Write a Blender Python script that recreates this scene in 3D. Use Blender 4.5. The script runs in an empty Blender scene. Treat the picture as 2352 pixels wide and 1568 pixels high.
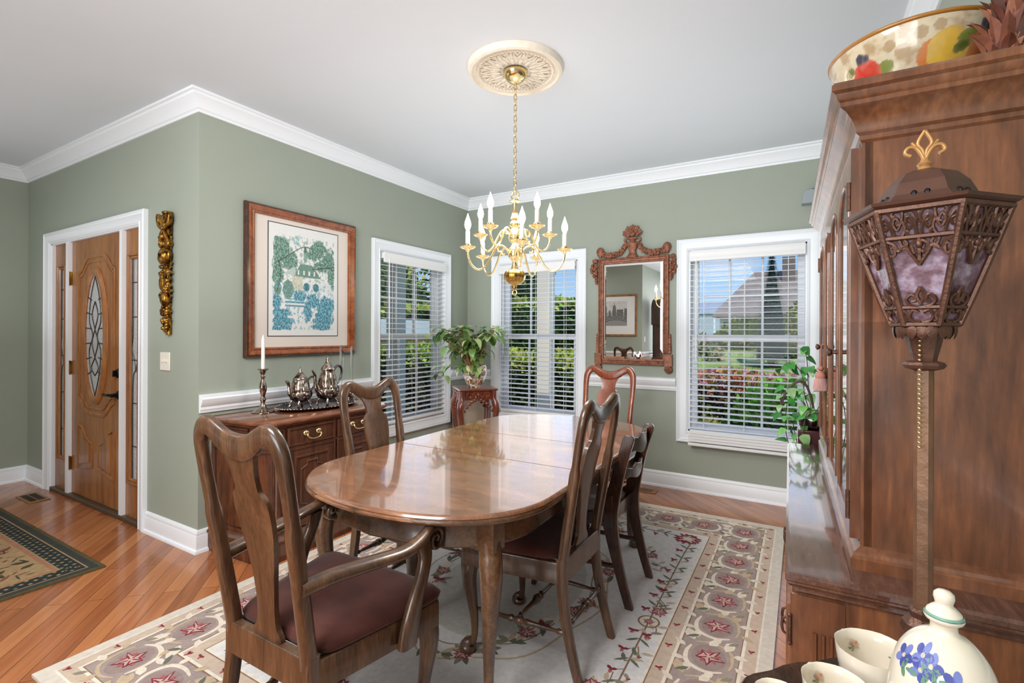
import bpy, math, random
from mathutils import Vector, Matrix, noise
PI = math.pi
C = bpy.context.scene.collection
random.seed(7)

# ------------------------------------------------------------------ helpers
def s2l(c):
    return tuple((x/12.92 if x <= 0.04045 else ((x+0.055)/1.055)**2.4) for x in (v/255.0 for v in c))

class MB:
    """collects geometry; build() links it as one mesh object"""
    def __init__(self):
        self.v = []; self.f = []; self.m = []; self.c = []
    def add(self, vs, fs, m=0, col=None, M=None):
        o = len(self.v)
        for p in vs:
            p = Vector(p)
            self.v.append(M @ p if M is not None else p)
        for f in fs:
            self.f.append([i+o for i in f]); self.m.append(m); self.c.append(col)
        return self
    def box(self, x0, x1, y0, y1, z0, z1, m=0, col=None, M=None):
        vs = [(x0,y0,z0),(x1,y0,z0),(x1,y1,z0),(x0,y1,z0),(x0,y0,z1),(x1,y0,z1),(x1,y1,z1),(x0,y1,z1)]
        return self.add(vs, [(0,3,2,1),(4,5,6,7),(0,1,5,4),(1,2,6,5),(2,3,7,6),(3,0,4,7)], m, col, M)
    def lathe(self, prof, n=24, M=None, m=0, col=None, lobes=0, amp=0.0, cap=True):
        vs = []; fs = []
        for r, z in prof:
            for k in range(n):
                a = 2*PI*k/n
                q = r*(1+amp*math.cos(lobes*a)) if lobes else r
                vs.append((q*math.cos(a), q*math.sin(a), z))
        for i in range(len(prof)-1):
            for k in range(n):
                a = i*n+k; b = i*n+(k+1) % n
                fs.append((a, b, b+n, a+n))
        if cap:
            if prof[0][0] > 1e-4: fs.append(tuple(reversed(range(n))))
            if prof[-1][0] > 1e-4: fs.append(tuple(range((len(prof)-1)*n, len(prof)*n)))
        return self.add(vs, fs, m, col, M)
    def tube(self, pts, rad, n=8, cap=True, up=None, p=2.0, m=0, col=None, M=None, closed=False):
        """sweep a (super)elliptic section along pts; rad: one value or one (a,b) per point, b along 'up'"""
        P = [Vector(q) for q in pts]; N = len(P)
        if not isinstance(rad, (list,)): rad = [rad]*N
        rad = [(r, r) if not isinstance(r, tuple) else r for r in rad]
        T = []
        for i in range(N):
            if closed: t = P[(i+1) % N]-P[i-1]
            else: t = P[min(i+1, N-1)]-P[max(i-1, 0)]
            T.append(t.normalized())
        if up is not None: u = Vector(up)
        else:
            u = Vector((0,0,1)) if abs(T[0].z) < .9 else Vector((1,0,0))
        vs = []; fs = []
        for i in range(N):
            t = T[i]
            if up is not None: u = Vector(up)
            u = (u - t*u.dot(t))
            if u.length < 1e-6: u = t.orthogonal()
            u.normalize(); w = t.cross(u)
            a, b = rad[i]
            for k in range(n):
                th = 2*PI*(k+.5)/n
                cx, cy = math.cos(th), math.sin(th)
                e = 2.0/p
                x = a*math.copysign(abs(cx)**e, cx); y = b*math.copysign(abs(cy)**e, cy)
                vs.append(P[i]+w*x+u*y)
        for i in range(N if closed else N-1):
            j = (i+1) % N
            for k in range(n):
                q = (k+1) % n
                fs.append((i*n+k, i*n+q, j*n+q, j*n+k))
        if cap and not closed:
            fs.append(tuple(reversed(range(n)))); fs.append(tuple(range((N-1)*n, N*n)))
        return self.add(vs, fs, m, col, M)
    def sweep(self, prof, path, z0=0.0, closed=False, side=1, m=0, col=None, M=None):
        """prof: (out, z) pairs; path: xy points; out points to the 'side' (1 = right of travel)"""
        P = [Vector((q[0], q[1])) for q in path]; N = len(P)
        offs = []
        for i in range(N):
            ds = []
            if closed or i > 0: ds.append((P[i]-P[i-1]).normalized())
            if closed or i < N-1: ds.append((P[(i+1) % N]-P[i]).normalized())
            ns = [Vector((d.y, -d.x))*side for d in ds]
            if len(ns) == 2:
                b = ns[0]+ns[1]
                b = b.normalized()/max(.3, (b.normalized()).dot(ns[0]))
            else: b = ns[0]
            offs.append(b)
        k = len(prof); vs = []; fs = []
        for i in range(N):
            for (o, z) in prof:
                q = P[i]+offs[i]*o
                vs.append((q.x, q.y, z0+z))
        for i in range(N if closed else N-1):
            j = (i+1) % N
            for a in range(k):
                b = (a+1) % k
                fs.append((i*k+a, i*k+b, j*k+b, j*k+a))
        if not closed:
            fs.append(tuple(range(k))); fs.append(tuple(reversed(range((N-1)*k, N*k))))
        return self.add(vs, fs, m, col, M)
    def prism(self, poly, h0, h1, M=None, m=0, col=None):
        n = len(poly)
        vs = [(x, y, h0) for x, y in poly]+[(x, y, h1) for x, y in poly]
        fs = [tuple(reversed(range(n))), tuple(range(n, 2*n))]
        fs += [(i, (i+1) % n, n+(i+1) % n, n+i) for i in range(n)]
        return self.add(vs, fs, m, col, M)
    def loft(self, rings, cap=True, m=0, col=None, M=None, closed=True):
        n = len(rings[0]); vs = [p for r in rings for p in r]; fs = []
        for i in range(len(rings)-1):
            for k in range(n if closed else n-1):
                q = (k+1) % n
                fs.append((i*n+k, i*n+q, (i+1)*n+q, (i+1)*n+k))
        if cap:
            fs.append(tuple(reversed(range(n)))); fs.append(tuple(range((len(rings)-1)*n, len(rings)*n)))
        return self.add(vs, fs, m, col, M)
    def ball(self, c, r, nu=10, nv=7, m=0, col=None, M=None):
        if not isinstance(r, tuple): r = (r, r, r)
        vs = [(c[0], c[1], c[2]-r[2])]; fs = []
        for i in range(1, nv):
            ph = -PI/2+PI*i/nv
            for k in range(nu):
                a = 2*PI*k/nu
                vs.append((c[0]+r[0]*math.cos(ph)*math.cos(a), c[1]+r[1]*math.cos(ph)*math.sin(a), c[2]+r[2]*math.sin(ph)))
        vs.append((c[0], c[1], c[2]+r[2])); L = len(vs)-1
        for k in range(nu):
            q = (k+1) % nu
            fs.append((0, 1+q, 1+k)); fs.append((L, L-nu+k, L-nu+q))
            for i in range(nv-2):
                a = 1+i*nu
                fs.append((a+k, a+q, a+nu+q, a+nu+k))
        return self.add(vs, fs, m, col, M)
    def leaf(self, base, d, length, width, droop=.3, up=(0,0,1), fold=.15, m=0, col=None, n=5, shape=1.0):
        """a bent pointed blade with a folded midrib"""
        d = Vector(d).normalized(); u = Vector(up); s = d.cross(u)
        if s.length < 1e-4: s = Vector((1,0,0))
        s.normalize(); u = s.cross(d)
        vs = []; fs = []; p = Vector(base)
        ang = 0.0
        for i in range(n+1):
            t = i/n
            w = width*.5*(math.sin(PI*min(1, t**(.75*shape)))**.8 if 0 < t < 1 else 0.02)
            dd = d*math.cos(ang)-u*math.sin(ang); nn = u*math.cos(ang)+d*math.sin(ang)
            vs += [p-s*w+nn*w*fold*2, p.copy(), p+s*w+nn*w*fold*2]
            p = p+dd*(length/n); ang += droop/n*2
        for i in range(n):
            a = i*3
            fs += [(a, a+1, a+4, a+3), (a+1, a+2, a+5, a+4)]
        return self.add(vs, fs, m, col)
    def build(self, name, mat, parent=None, bev=0.0, seg=2, smooth=35, sub=0, loc=None, kind=None, solid=0.0, weld=False):
        me = bpy.data.meshes.new(name)
        me.from_pydata([tuple(p) for p in self.v], [], self.f)
        mats = mat if isinstance(mat, (list, tuple)) else [mat]
        for q in mats: me.materials.append(q)
        if len(mats) > 1: me.polygons.foreach_set('material_index', self.m)
        if any(c is not None for c in self.c):
            at = me.color_attributes.new('Col', 'FLOAT_COLOR', 'CORNER')
            buf = []
            for f, c in zip(self.f, self.c):
                if isinstance(c, list):            # one colour per corner
                    for q in c: buf += [q[0], q[1], q[2], 1.0]
                    continue
                q = c if c is not None else (1,1,1)
                buf += [q[0], q[1], q[2], 1.0]*len(f)
            at.data.foreach_set('color', buf)
        me.update()
        if smooth:
            me.shade_smooth(); me.set_sharp_from_angle(angle=math.radians(smooth))
        o = bpy.data.objects.new(name, me); C.objects.link(o)
        if parent is not None: o.parent = parent
        if loc is not None: o.location = loc
        if kind: o['kind'] = kind
        if weld:
            o.modifiers.new('w', 'WELD').merge_threshold = 1e-4
        if solid:
            md = o.modifiers.new('t', 'SOLIDIFY'); md.thickness = solid; md.offset = 0
        if bev:
            md = o.modifiers.new('b', 'BEVEL'); md.width = bev; md.segments = seg; md.limit_method = 'ANGLE'; md.angle_limit = math.radians(40)
        if sub:
            md = o.modifiers.new('s', 'SUBSURF'); md.levels = sub; md.render_levels = sub
        return o

def empty(name, loc=(0,0,0), rz=0.0):
    o = bpy.data.objects.new(name, None); o.empty_display_size = .1
    C.objects.link(o); o.location = loc; o.rotation_euler = (0,0,rz); return o
def tag(o, label, cat, group=None):
    o['label'] = label; o['category'] = cat
    if group: o['group'] = group
    return o
def thing(name, label, cat, loc=(0,0,0), rz=0.0, group=None):
    return tag(empty(name, loc, rz), label, cat, group)
def struct(name, mb, mat, **k):
    o = mb.build(name, mat, **k); o['kind'] = 'structure'; return o
def dup(root, loc, rz, label):
    r = root.copy(); C.objects.link(r); r.location = loc; r.rotation_euler = (0,0,rz); r['label'] = label
    for ch in list(root.children):
        c = ch.copy(); C.objects.link(c); c.parent = r
        for g in list(ch.children):
            d = g.copy(); C.objects.link(d); d.parent = c
    return r
def T(x=0, y=0, z=0): return Matrix.Translation((x, y, z))
def RX(a): return Matrix.Rotation(a, 4, 'X')
def RY(a): return Matrix.Rotation(a, 4, 'Y')
def RZ(a): return Matrix.Rotation(a, 4, 'Z')
XZ = Matrix(((1,0,0,0),(0,0,-1,0),(0,1,0,0),(0,0,0,1)))      # (x,y,h) -> (x,-h,y): outline in the XZ plane
YZ = Matrix(((0,0,1,0),(1,0,0,0),(0,1,0,0),(0,0,0,1)))       # (x,y,h) -> (h,x,y): outline in the YZ plane
def smooth_path(pts, k=6):
    """Catmull-Rom through points of any dimension"""
    out = []; n = len(pts); d = len(pts[0])
    for i in range(n-1):
        p0 = pts[max(i-1,0)]; p1 = pts[i]; p2 = pts[i+1]; p3 = pts[min(i+2,n-1)]
        for s in range(k):
            t = s/k
            out.append(tuple(.5*((2*p1[j])+(-p0[j]+p2[j])*t+(2*p0[j]-5*p1[j]+4*p2[j]-p3[j])*t*t+(-p0[j]+3*p1[j]-3*p2[j]+p3[j])*t**3) for j in range(d)))
    out.append(tuple(pts[-1])); return out

# ------------------------------------------------------------------ materials
def newmat(name):
    m = bpy.data.materials.new(name); m.use_nodes = True
    nt = m.node_tree; b = nt.nodes['Principled BSDF']; return m, nt, b
def N(nt, t, **k):
    n = nt.nodes.new(t)
    for a, v in k.items():
        if a in ('operation','blend_type','data_type','wave_type','bands_direction','feature','interpolation_type','attribute_name','noise_dimensions','wave_profile','distance','clamp'): setattr(n, a, v)
        else: n.inputs[a.replace('_',' ')].default_value = v
    return n
def ramp(nt, stops, fac):
    r = nt.nodes.new('ShaderNodeValToRGB'); e = r.color_ramp.elements
    while len(e) < len(stops): e.new(.5)
    for q, (p, c) in zip(e, stops): q.position = p; q.color = (*c, 1)
    nt.links.new(fac, r.inputs['Fac']); return r
def coords(nt, scale=(1,1,1), kind='Object', rot=(0,0,0)):
    tc = nt.nodes.new('ShaderNodeTexCoord'); mp = nt.nodes.new('ShaderNodeMapping')
    mp.inputs['Scale'].default_value = scale; mp.inputs['Rotation'].default_value = rot
    nt.links.new(tc.outputs[kind], mp.inputs['Vector']); return mp.outputs['Vector']
def bump(nt, b, h, strength, dist=.01):
    bp = nt.nodes.new('ShaderNodeBump'); bp.inputs['Strength'].default_value = strength; bp.inputs['Distance'].default_value = dist
    nt.links.new(h, bp.inputs['Height']); nt.links.new(bp.outputs['Normal'], b.inputs['Normal'])
def plain(name, rgb, rough=.5, metal=0.0, coat=0.0, var=0.0, vscale=8.0, bmp=0.0, bscale=60.0, spec=.5, sheen=0.0):
    m, nt, b = newmat(name); c = s2l(rgb)
    b.inputs['Base Color'].default_value = (*c, 1); b.inputs['Roughness'].default_value = rough
    b.inputs['Metallic'].default_value = metal; b.inputs['Coat Weight'].default_value = coat; b.inputs['Coat Roughness'].default_value = .08
    b.inputs['Specular IOR Level'].default_value = spec
    if sheen:
        b.inputs['Sheen Weight'].default_value = sheen; b.inputs['Sheen Roughness'].default_value = .4
    v = coords(nt)
    if var or True:
        n = N(nt, 'ShaderNodeTexNoise', Scale=vscale, Detail=3.0); nt.links.new(v, n.inputs['Vector'])
        r = ramp(nt, [(.3, tuple(x*(1-var) for x in c)), (.7, tuple(min(1, x*(1+var)) for x in c))], n.outputs['Fac'])
        nt.links.new(r.outputs['Color'], b.inputs['Base Color'])
    if bmp:
        n2 = N(nt, 'ShaderNodeTexNoise', Scale=bscale, Detail=4.0); nt.links.new(v, n2.inputs['Vector'])
        bump(nt, b, n2.outputs['Fac'], bmp)
    return m
def wood(name, dark, mid, light, scale=(9,9,.9), rough=.3, coat=.3, fig=.0, bmp=.03, crough=.12):
    m, nt, b = newmat(name); v = coords(nt, scale)
    n = N(nt, 'ShaderNodeTexNoise', Scale=2.2, Detail=6.0, Roughness=.6, Distortion=.6); nt.links.new(v, n.inputs['Vector'])
    v2 = coords(nt, tuple(x*6 for x in scale))
    n2 = N(nt, 'ShaderNodeTexNoise', Scale=3.0, Detail=3.0); nt.links.new(v2, n2.inputs['Vector'])
    mx = N(nt, 'ShaderNodeMath', operation='MULTIPLY_ADD'); mx.inputs[1].default_value = .35; nt.links.new(n2.outputs['Fac'], mx.inputs[0])
    ml = N(nt, 'ShaderNodeMath', operation='MULTIPLY'); ml.inputs[1].default_value = .65; nt.links.new(n.outputs['Fac'], ml.inputs[0])
    nt.links.new(ml.outputs[0], mx.inputs[2])
    r = ramp(nt, [(.34, s2l(dark)), (.5, s2l(mid)), (.66, s2l(light))], mx.outputs[0])
    col = r.outputs['Color']
    if fig:
        v3 = coords(nt, (1.6,1.6,1.6)); n3 = N(nt, 'ShaderNodeTexNoise', Scale=2.5, Detail=4.0, Distortion=1.5); nt.links.new(v3, n3.inputs['Vector'])
        r3 = ramp(nt, [(.35, (1-fig,)*3), (.65, (1+fig,)*3)], n3.outputs['Fac'])
        mm = N(nt, 'ShaderNodeMix', data_type='RGBA', blend_type='MULTIPLY'); mm.inputs['Factor'].default_value = 1
        nt.links.new(col, mm.inputs[6]); nt.links.new(r3.outputs['Color'], mm.inputs[7]); col = mm.outputs[2]
    nt.links.new(col, b.inputs['Base Color'])
    b.inputs['Roughness'].default_value = rough; b.inputs['Coat Weight'].default_value = coat; b.inputs['Coat Roughness'].default_value = crough
    if bmp: bump(nt, b, n2.outputs['Fac'], bmp, .004)
    return m
def attr_mat(name, rough=.8, var=.12, vscale=40, bmp=.0, bscale=250, coat=0, sss=0.0, trans=0.0, metal=0.0, spec=.5):
    m, nt, b = newmat(name)
    a = N(nt, 'ShaderNodeAttribute', attribute_name='Col'); v = coords(nt)
    n = N(nt, 'ShaderNodeTexNoise', Scale=vscale, Detail=4.0); nt.links.new(v, n.inputs['Vector'])
    r = ramp(nt, [(.3, (1-var,)*3), (.7, (1+var,)*3)], n.outputs['Fac'])
    mm = N(nt, 'ShaderNodeMix', data_type='RGBA', blend_type='MULTIPLY'); mm.inputs['Factor'].default_value = 1
    nt.links.new(a.outputs['Color'], mm.inputs[6]); nt.links.new(r.outputs['Color'], mm.inputs[7])
    nt.links.new(mm.outputs[2], b.inputs['Base Color']); b.inputs['Roughness'].default_value = rough
    b.inputs['Coat Weight'].default_value = coat; b.inputs['Metallic'].default_value = metal; b.inputs['Specular IOR Level'].default_value = spec
    if bmp:
        n2 = N(nt, 'ShaderNodeTexNoise', Scale=bscale, Detail=3.0); nt.links.new(v, n2.inputs['Vector']); bump(nt, b, n2.outputs['Fac'], bmp, .004)
    return m
def emis(name, rgb, strength):
    m, nt, b = newmat(name); b.inputs['Base Color'].default_value = (*s2l(rgb), 1)
    b.inputs['Emission Color'].default_value = (*s2l(rgb), 1); b.inputs['Emission Strength'].default_value = strength; return m
def glass(name, tint=(255,255,255), gloss=.08, rough=.0):
    """thin pane: mostly straight through, fresnel sheen"""
    m = bpy.data.materials.new(name); m.use_nodes = True; nt = m.node_tree; nt.nodes.clear()
    out = nt.nodes.new('ShaderNodeOutputMaterial'); t = nt.nodes.new('ShaderNodeBsdfTransparent'); g = nt.nodes.new('ShaderNodeBsdfGlossy')
    t.inputs['Color'].default_value = (*s2l(tint), 1); g.inputs['Roughness'].default_value = rough
    lw = nt.nodes.new('ShaderNodeLayerWeight'); lw.inputs['Blend'].default_value = .5
    pw = N(nt, 'ShaderNodeMath', operation='POWER'); nt.links.new(lw.outputs['Facing'], pw.inputs[0]); pw.inputs[1].default_value = 5.0
    fr = N(nt, 'ShaderNodeMath', operation='MULTIPLY_ADD'); nt.links.new(pw.outputs[0], fr.inputs[0]); fr.inputs[1].default_value = .9; fr.inputs[2].default_value = gloss*.08
    mx = nt.nodes.new('ShaderNodeMixShader'); nt.links.new(fr.outputs[0], mx.inputs[0]); nt.links.new(t.outputs[0], mx.inputs[1]); nt.links.new(g.outputs[0], mx.inputs[2])
    nt.links.new(mx.outputs[0], out.inputs['Surface']); return m
def metal(name, rgb, rough=.2, dark=None, vscale=30, bmp=0.0):
    m, nt, b = newmat(name); c = s2l(rgb); b.inputs['Metallic'].default_value = 1; b.inputs['Roughness'].default_value = rough
    b.inputs['Base Color'].default_value = (*c, 1)
    v = coords(nt); n = N(nt, 'ShaderNodeTexNoise', Scale=vscale, Detail=4.0); nt.links.new(v, n.inputs['Vector'])
    r = ramp(nt, [(.35, s2l(dark) if dark else c), (.6, c)], n.outputs['Fac']); nt.links.new(r.outputs['Color'], b.inputs['Base Color'])
    if bmp: bump(nt, b, n.outputs['Fac'], bmp, .004)
    return m

M_wall = plain('sage_paint', (158,166,153), .6, var=.015, vscale=3, bmp=.03, bscale=180)
M_ceil = plain('ceiling_paint', (221,226,232), .8, var=.012, vscale=2.0, bmp=.06, bscale=35)
M_trim = plain('white_trim', (240,244,249), .35, spec=.5)
M_blind = plain('blind_white', (238,238,238), .45)
M_table = wood('table_walnut', (100,65,44), (123,82,57), (144,99,70), (1.6,7,7), .2, .9, fig=.13, bmp=.0, crough=.05)
M_tabledge = wood('table_edge_wood', (56,37,24), (86,59,39), (114,81,54), (5,5,5), .28, .5, bmp=.02)
M_chair = wood('chair_walnut', (48,32,21), (79,53,35), (106,76,51), (10,10,1.2), .3, .45, fig=.12)
M_chairred = wood('red_mahogany', (92,42,22), (128,62,34), (150,80,46), (10,10,1.2), .28, .5)
M_dark = wood('dark_mahogany', (40,22,16), (62,36,26), (84,50,36), (10,10,1.2), .25, .5)
M_side = wood('sideboard_walnut', (52,26,16), (78,42,26), (104,60,36), (10,10,1.3), .3, .4, fig=.12)
M_sidetop = wood('sideboard_top_wood', (86,48,30), (112,64,40), (142,86,54), (10,1.2,10), .18, .7)
M_cab = wood('cabinet_cherry', (84,48,28), (112,68,41), (140,90,56), (5,5,.7), .34, .5, fig=.22)
M_cabtop = wood('cabinet_top_wood', (70,44,36), (96,66,54), (120,88,74), (8,1.0,8), .14, .9, crough=.06)
M_rose = wood('carved_rosewood', (70,28,18), (104,48,30), (136,70,44), (12,12,2), .28, .5)
M_seat = plain('maroon_velvet', (76,42,36), .95, var=.3, vscale=9, bmp=.15, bscale=350, sheen=.15, spec=.2)
M_seat2 = plain('pale_grey_seat_cloth', (188,186,188), .9, var=.12, vscale=60, bmp=.15, bscale=300)
M_brass = metal('polished_brass', (232,206,150), .14)
M_brassdk = metal('aged_brass', (176,138,72), .25, (120,88,40), 12)
M_silver = metal('tarnished_silver', (206,190,176), .14, (92,70,60), 45, .12)
M_silvdk = metal('tray_silver', (120,108,112), .2, (56,44,46), 25, .15)
M_black = plain('black_iron', (22,20,20), .35, metal=.6)
M_gold = metal('gilt_resin', (176,130,58), .32, (58,34,14), 30, .35)
M_bronze = plain('antique_bronze', (98,68,55), .42, metal=.55, var=.25, vscale=25, bmp=.2, bscale=120)
M_giltiron = plain('gilt_iron', (196,146,92), .4, metal=.4, var=.15, vscale=30)
M_mirfr = plain('carved_red_gilt', (142,90,66), .42, metal=.25, var=.4, vscale=30, bmp=.3, bscale=90)
M_porc = plain('cream_porcelain', (224,214,196), .12, coat=.5)
M_candle = plain('candle_wax', (238,236,230), .45)
M_window = glass('window_glass')
M_cabglass = glass('cabinet_glass', (225,222,215))
M_print = attr_mat('print_paper', .7, .03, 90)
M_col = attr_mat('painted_colours', .5, .1, 60)
M_leaf = attr_mat('leaf', .4, .18, 60, coat=.15)
M_ext = attr_mat('garden_foliage', .7, .25, 14, spec=.2)
M_rug = attr_mat('rug_wool', .95, .09, 45, .5, 420, spec=.15)
M_rug2 = attr_mat('entry_rug_wool', .95, .14, 40, .5, 420, spec=.15)
def mk_mirror():
    m, nt, b = newmat('mirror_silvering'); b.inputs['Metallic'].default_value = 1; b.inputs['Roughness'].default_value = 0.0
    b.inputs['Base Color'].default_value = (.9,.92,.91,1); return m
M_mirror = mk_mirror()
def mk_floor():
    m, nt, b = newmat('oak_strip_floor')
    v = coords(nt, (1,1,1), 'Object', (0,0,PI/4))              # boards run along x in the turned frame
    mp = nt.nodes.new('ShaderNodeMapping'); nt.links.new(v, mp.inputs['Vector']); mp.inputs['Rotation'].default_value = (0,0,0)
    br = nt.nodes.new('ShaderNodeTexBrick'); nt.links.new(v, br.inputs['Vector'])
    br.inputs['Scale'].default_value = 1.0; br.inputs['Brick Width'].default_value = .95; br.inputs['Row Height'].default_value = .083
    br.inputs['Mortar Size'].default_value = .0013; br.inputs['Mortar Smooth'].default_value = .2; br.offset = .37; br.inputs['Bias'].default_value = 0
    br.inputs['Color1'].default_value = (0,0,0,1); br.inputs['Color2'].default_value = (1,1,1,1); br.inputs['Mortar'].default_value = (.5,.5,.5,1)
    g = N(nt, 'ShaderNodeTexNoise', Scale=1.0, Detail=6.0, Distortion=.8)
    sc = nt.nodes.new('ShaderNodeMapping'); sc.inputs['Scale'].default_value = (2.2,34,1); nt.links.new(v, sc.inputs['Vector'])
    ad = N(nt, 'ShaderNodeVectorMath', operation='MULTIPLY_ADD'); nt.links.new(br.outputs['Color'], ad.inputs[0]); ad.inputs[1].default_value = (7,7,7); nt.links.new(sc.outputs['Vector'], ad.inputs[2])
    nt.links.new(ad.outputs[0], g.inputs['Vector'])
    mx = N(nt, 'ShaderNodeMath', operation='MULTIPLY_ADD'); nt.links.new(br.outputs['Color'], mx.inputs[0]); mx.inputs[1].default_value = .42
    mg = N(nt, 'ShaderNodeMath', operation='MULTIPLY'); nt.links.new(g.outputs['Fac'], mg.inputs[0]); mg.inputs[1].default_value = .58; nt.links.new(mg.outputs[0], mx.inputs[2])
    r = ramp(nt, [(.2, s2l((134,77,45))), (.45, s2l((164,98,58))), (.75, s2l((188,124,78)))], mx.outputs[0])
    dk = N(nt, 'ShaderNodeMix', data_type='RGBA'); nt.links.new(br.outputs['Fac'], dk.inputs[0]); nt.links.new(r.outputs['Color'], dk.inputs[6]); dk.inputs[7].default_value = (*s2l((70,36,20)), 1)
    nt.links.new(dk.outputs[2], b.inputs['Base Color'])
    b.inputs['Roughness'].default_value = .22; b.inputs['Coat Weight'].default_value = .35; b.inputs['Specular IOR Level'].default_value = .4; b.inputs['Coat Roughness'].default_value = .1
    iv = N(nt, 'ShaderNodeMath', operation='SUBTRACT'); iv.inputs[0].default_value = 1; nt.links.new(br.outputs['Fac'], iv.inputs[1])
    bump(nt, b, iv.outputs[0], .25, .002)
    return m
M_floor = mk_floor()
M_door = wood('honey_oak_door', (118,70,34), (150,96,50), (172,118,66), (7,7,.6), .35, .3)
M_dglass = plain('textured_leaded_glass', (225,228,232), .15, var=.25, vscale=70, bmp=.8, bscale=55)
# ------------------------------------------------------------------ room shell
XA, YB, YD, XL, XR, CEIL = -3.11, 4.33, 1.584, -5.93, .468, 2.743
WT = .16
def wall(name, x0, x1, holes, M, z1=CEIL, t=WT):
    """local x along the wall, y = outward, z up; holes = (x0,x1,z0,z1)"""
    mb = MB(); xs = sorted({x0, x1, *[h[0] for h in holes], *[h[1] for h in holes]})
    for a, b in zip(xs, xs[1:]):
        zs = [0.0]; hh = sorted([h for h in holes if h[0] <= a+1e-6 and h[1] >= b-1e-6], key=lambda h: h[2])
        lo = 0.0
        for h in hh:
            if h[2] > lo: mb.box(a, b, 0, t, lo, h[2], M=M)
            lo = h[3]
        if lo < z1: mb.box(a, b, 0, t, lo, z1, M=M)
    return struct(name, mb, M_wall, smooth=0)
MA = T(XA, 0, 0) @ RZ(PI/2)          # local x -> +Y, local y -> -X
MBk = T(0, YB, 0)
MD = T(0, YD, 0)
W1 = (2.951, 4.006); W2 = (-2.793, -1.740); W3 = (-.919, .125)
WZ = (.410, 2.112); CAS = .095
def hole(w): return (w[0]+CAS, w[1]-CAS, WZ[0]+CAS, WZ[1]-CAS)
DO = (-5.385, -3.835, 0.0, 2.045)
wall('wall_left', YD, YB, [hole(W1)], MA)
wall('wall_back', XA, XR+WT, [hole(W2), hole(W3)], MBk)
wall('wall_entry', XL, XA-WT, [DO], MD)
struct('wall_right', MB().box(XR, XR+WT, -4.0, YB, 0, CEIL), M_wall, smooth=0)
struct('wall_foyer', MB().box(XL-WT, XL, -1.5, YD+WT, 0, CEIL), M_wall, smooth=0)
struct('wall_hall', MB().box(XL-WT, -2.85, -1.5-WT, -1.5, 0, CEIL).box(-2.85-WT, -2.85, -4.0, -1.5-WT, 0, CEIL), M_wall, smooth=0)
struct('wall_front', MB().box(-2.85-WT, XR+WT, -4.0-WT, -4.0, 0, CEIL), M_wall, smooth=0)
struct('ceiling', MB().box(XL-WT, XR+WT, -4.0-WT, YB+WT, CEIL, CEIL+.12), M_ceil, smooth=0)
struct('floor', MB().box(XL-WT, XR+WT, -4.0-WT, YB+.02, -.12, 0), M_floor, smooth=0)

# crown, baseboards, chair rail
crown = [(0,0),(0,-.112),(.010,-.112),(.014,-.098),(.022,-.092),(.030,-.070),(.048,-.044),(.064,-.030),(.068,-.018),(.080,-.014),(.080,0)]
struct('trim_1', MB().sweep(crown, [(XL,-1.5),(XL,YD),(XA,YD),(XA,YB),(XR,YB),(XR,-4.0)], CEIL), M_trim, smooth=30)
base = [(0,0),(.030,0),(.030,.010),(.026,.018),(.018,.022),(.016,.098),(.013,.104),(.014,.112),(.010,.126),(.004,.134),(0,.134)]
def bb(name, path): struct(name, MB().sweep(base, path), M_trim, smooth=30)
bb('baseboard_foyer', [(XL,-1.5),(XL,YD),(-5.488,YD)])
bb('baseboard_entry', [(-3.732,YD),(XA,YD),(XA,YB),(XR,YB),(XR,-4.0)])
bb('baseboard_hall', [(-2.85,-4.0),(-2.85,-1.5),(XL,-1.5)])
rail = [(0,0),(.012,0),(.014,.014),(.018,.020),(.018,.036),(.024,.042),(.036,.070),(.040,.084),(.034,.092),(.034,.104),(.010,.110),(0,.110)]
rl = MB()
for seg in ([(XA,YD+.004),(XA,W1[0]-.004)], [(XA,W1[1]+.004),(XA,YB),(W2[0]-.004,YB)], [(W2[1]+.004,YB),(W3[0]-.004,YB)], [(W3[1]+.004,YB),(XR,YB),(XR,-4.0)], [(-2.85,-4.0),(-2.85,-1.5),(XL,-1.5)]):
    rl.sweep(rail, seg, .832)
struct('trim_2', rl, M_trim, smooth=30)

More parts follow.
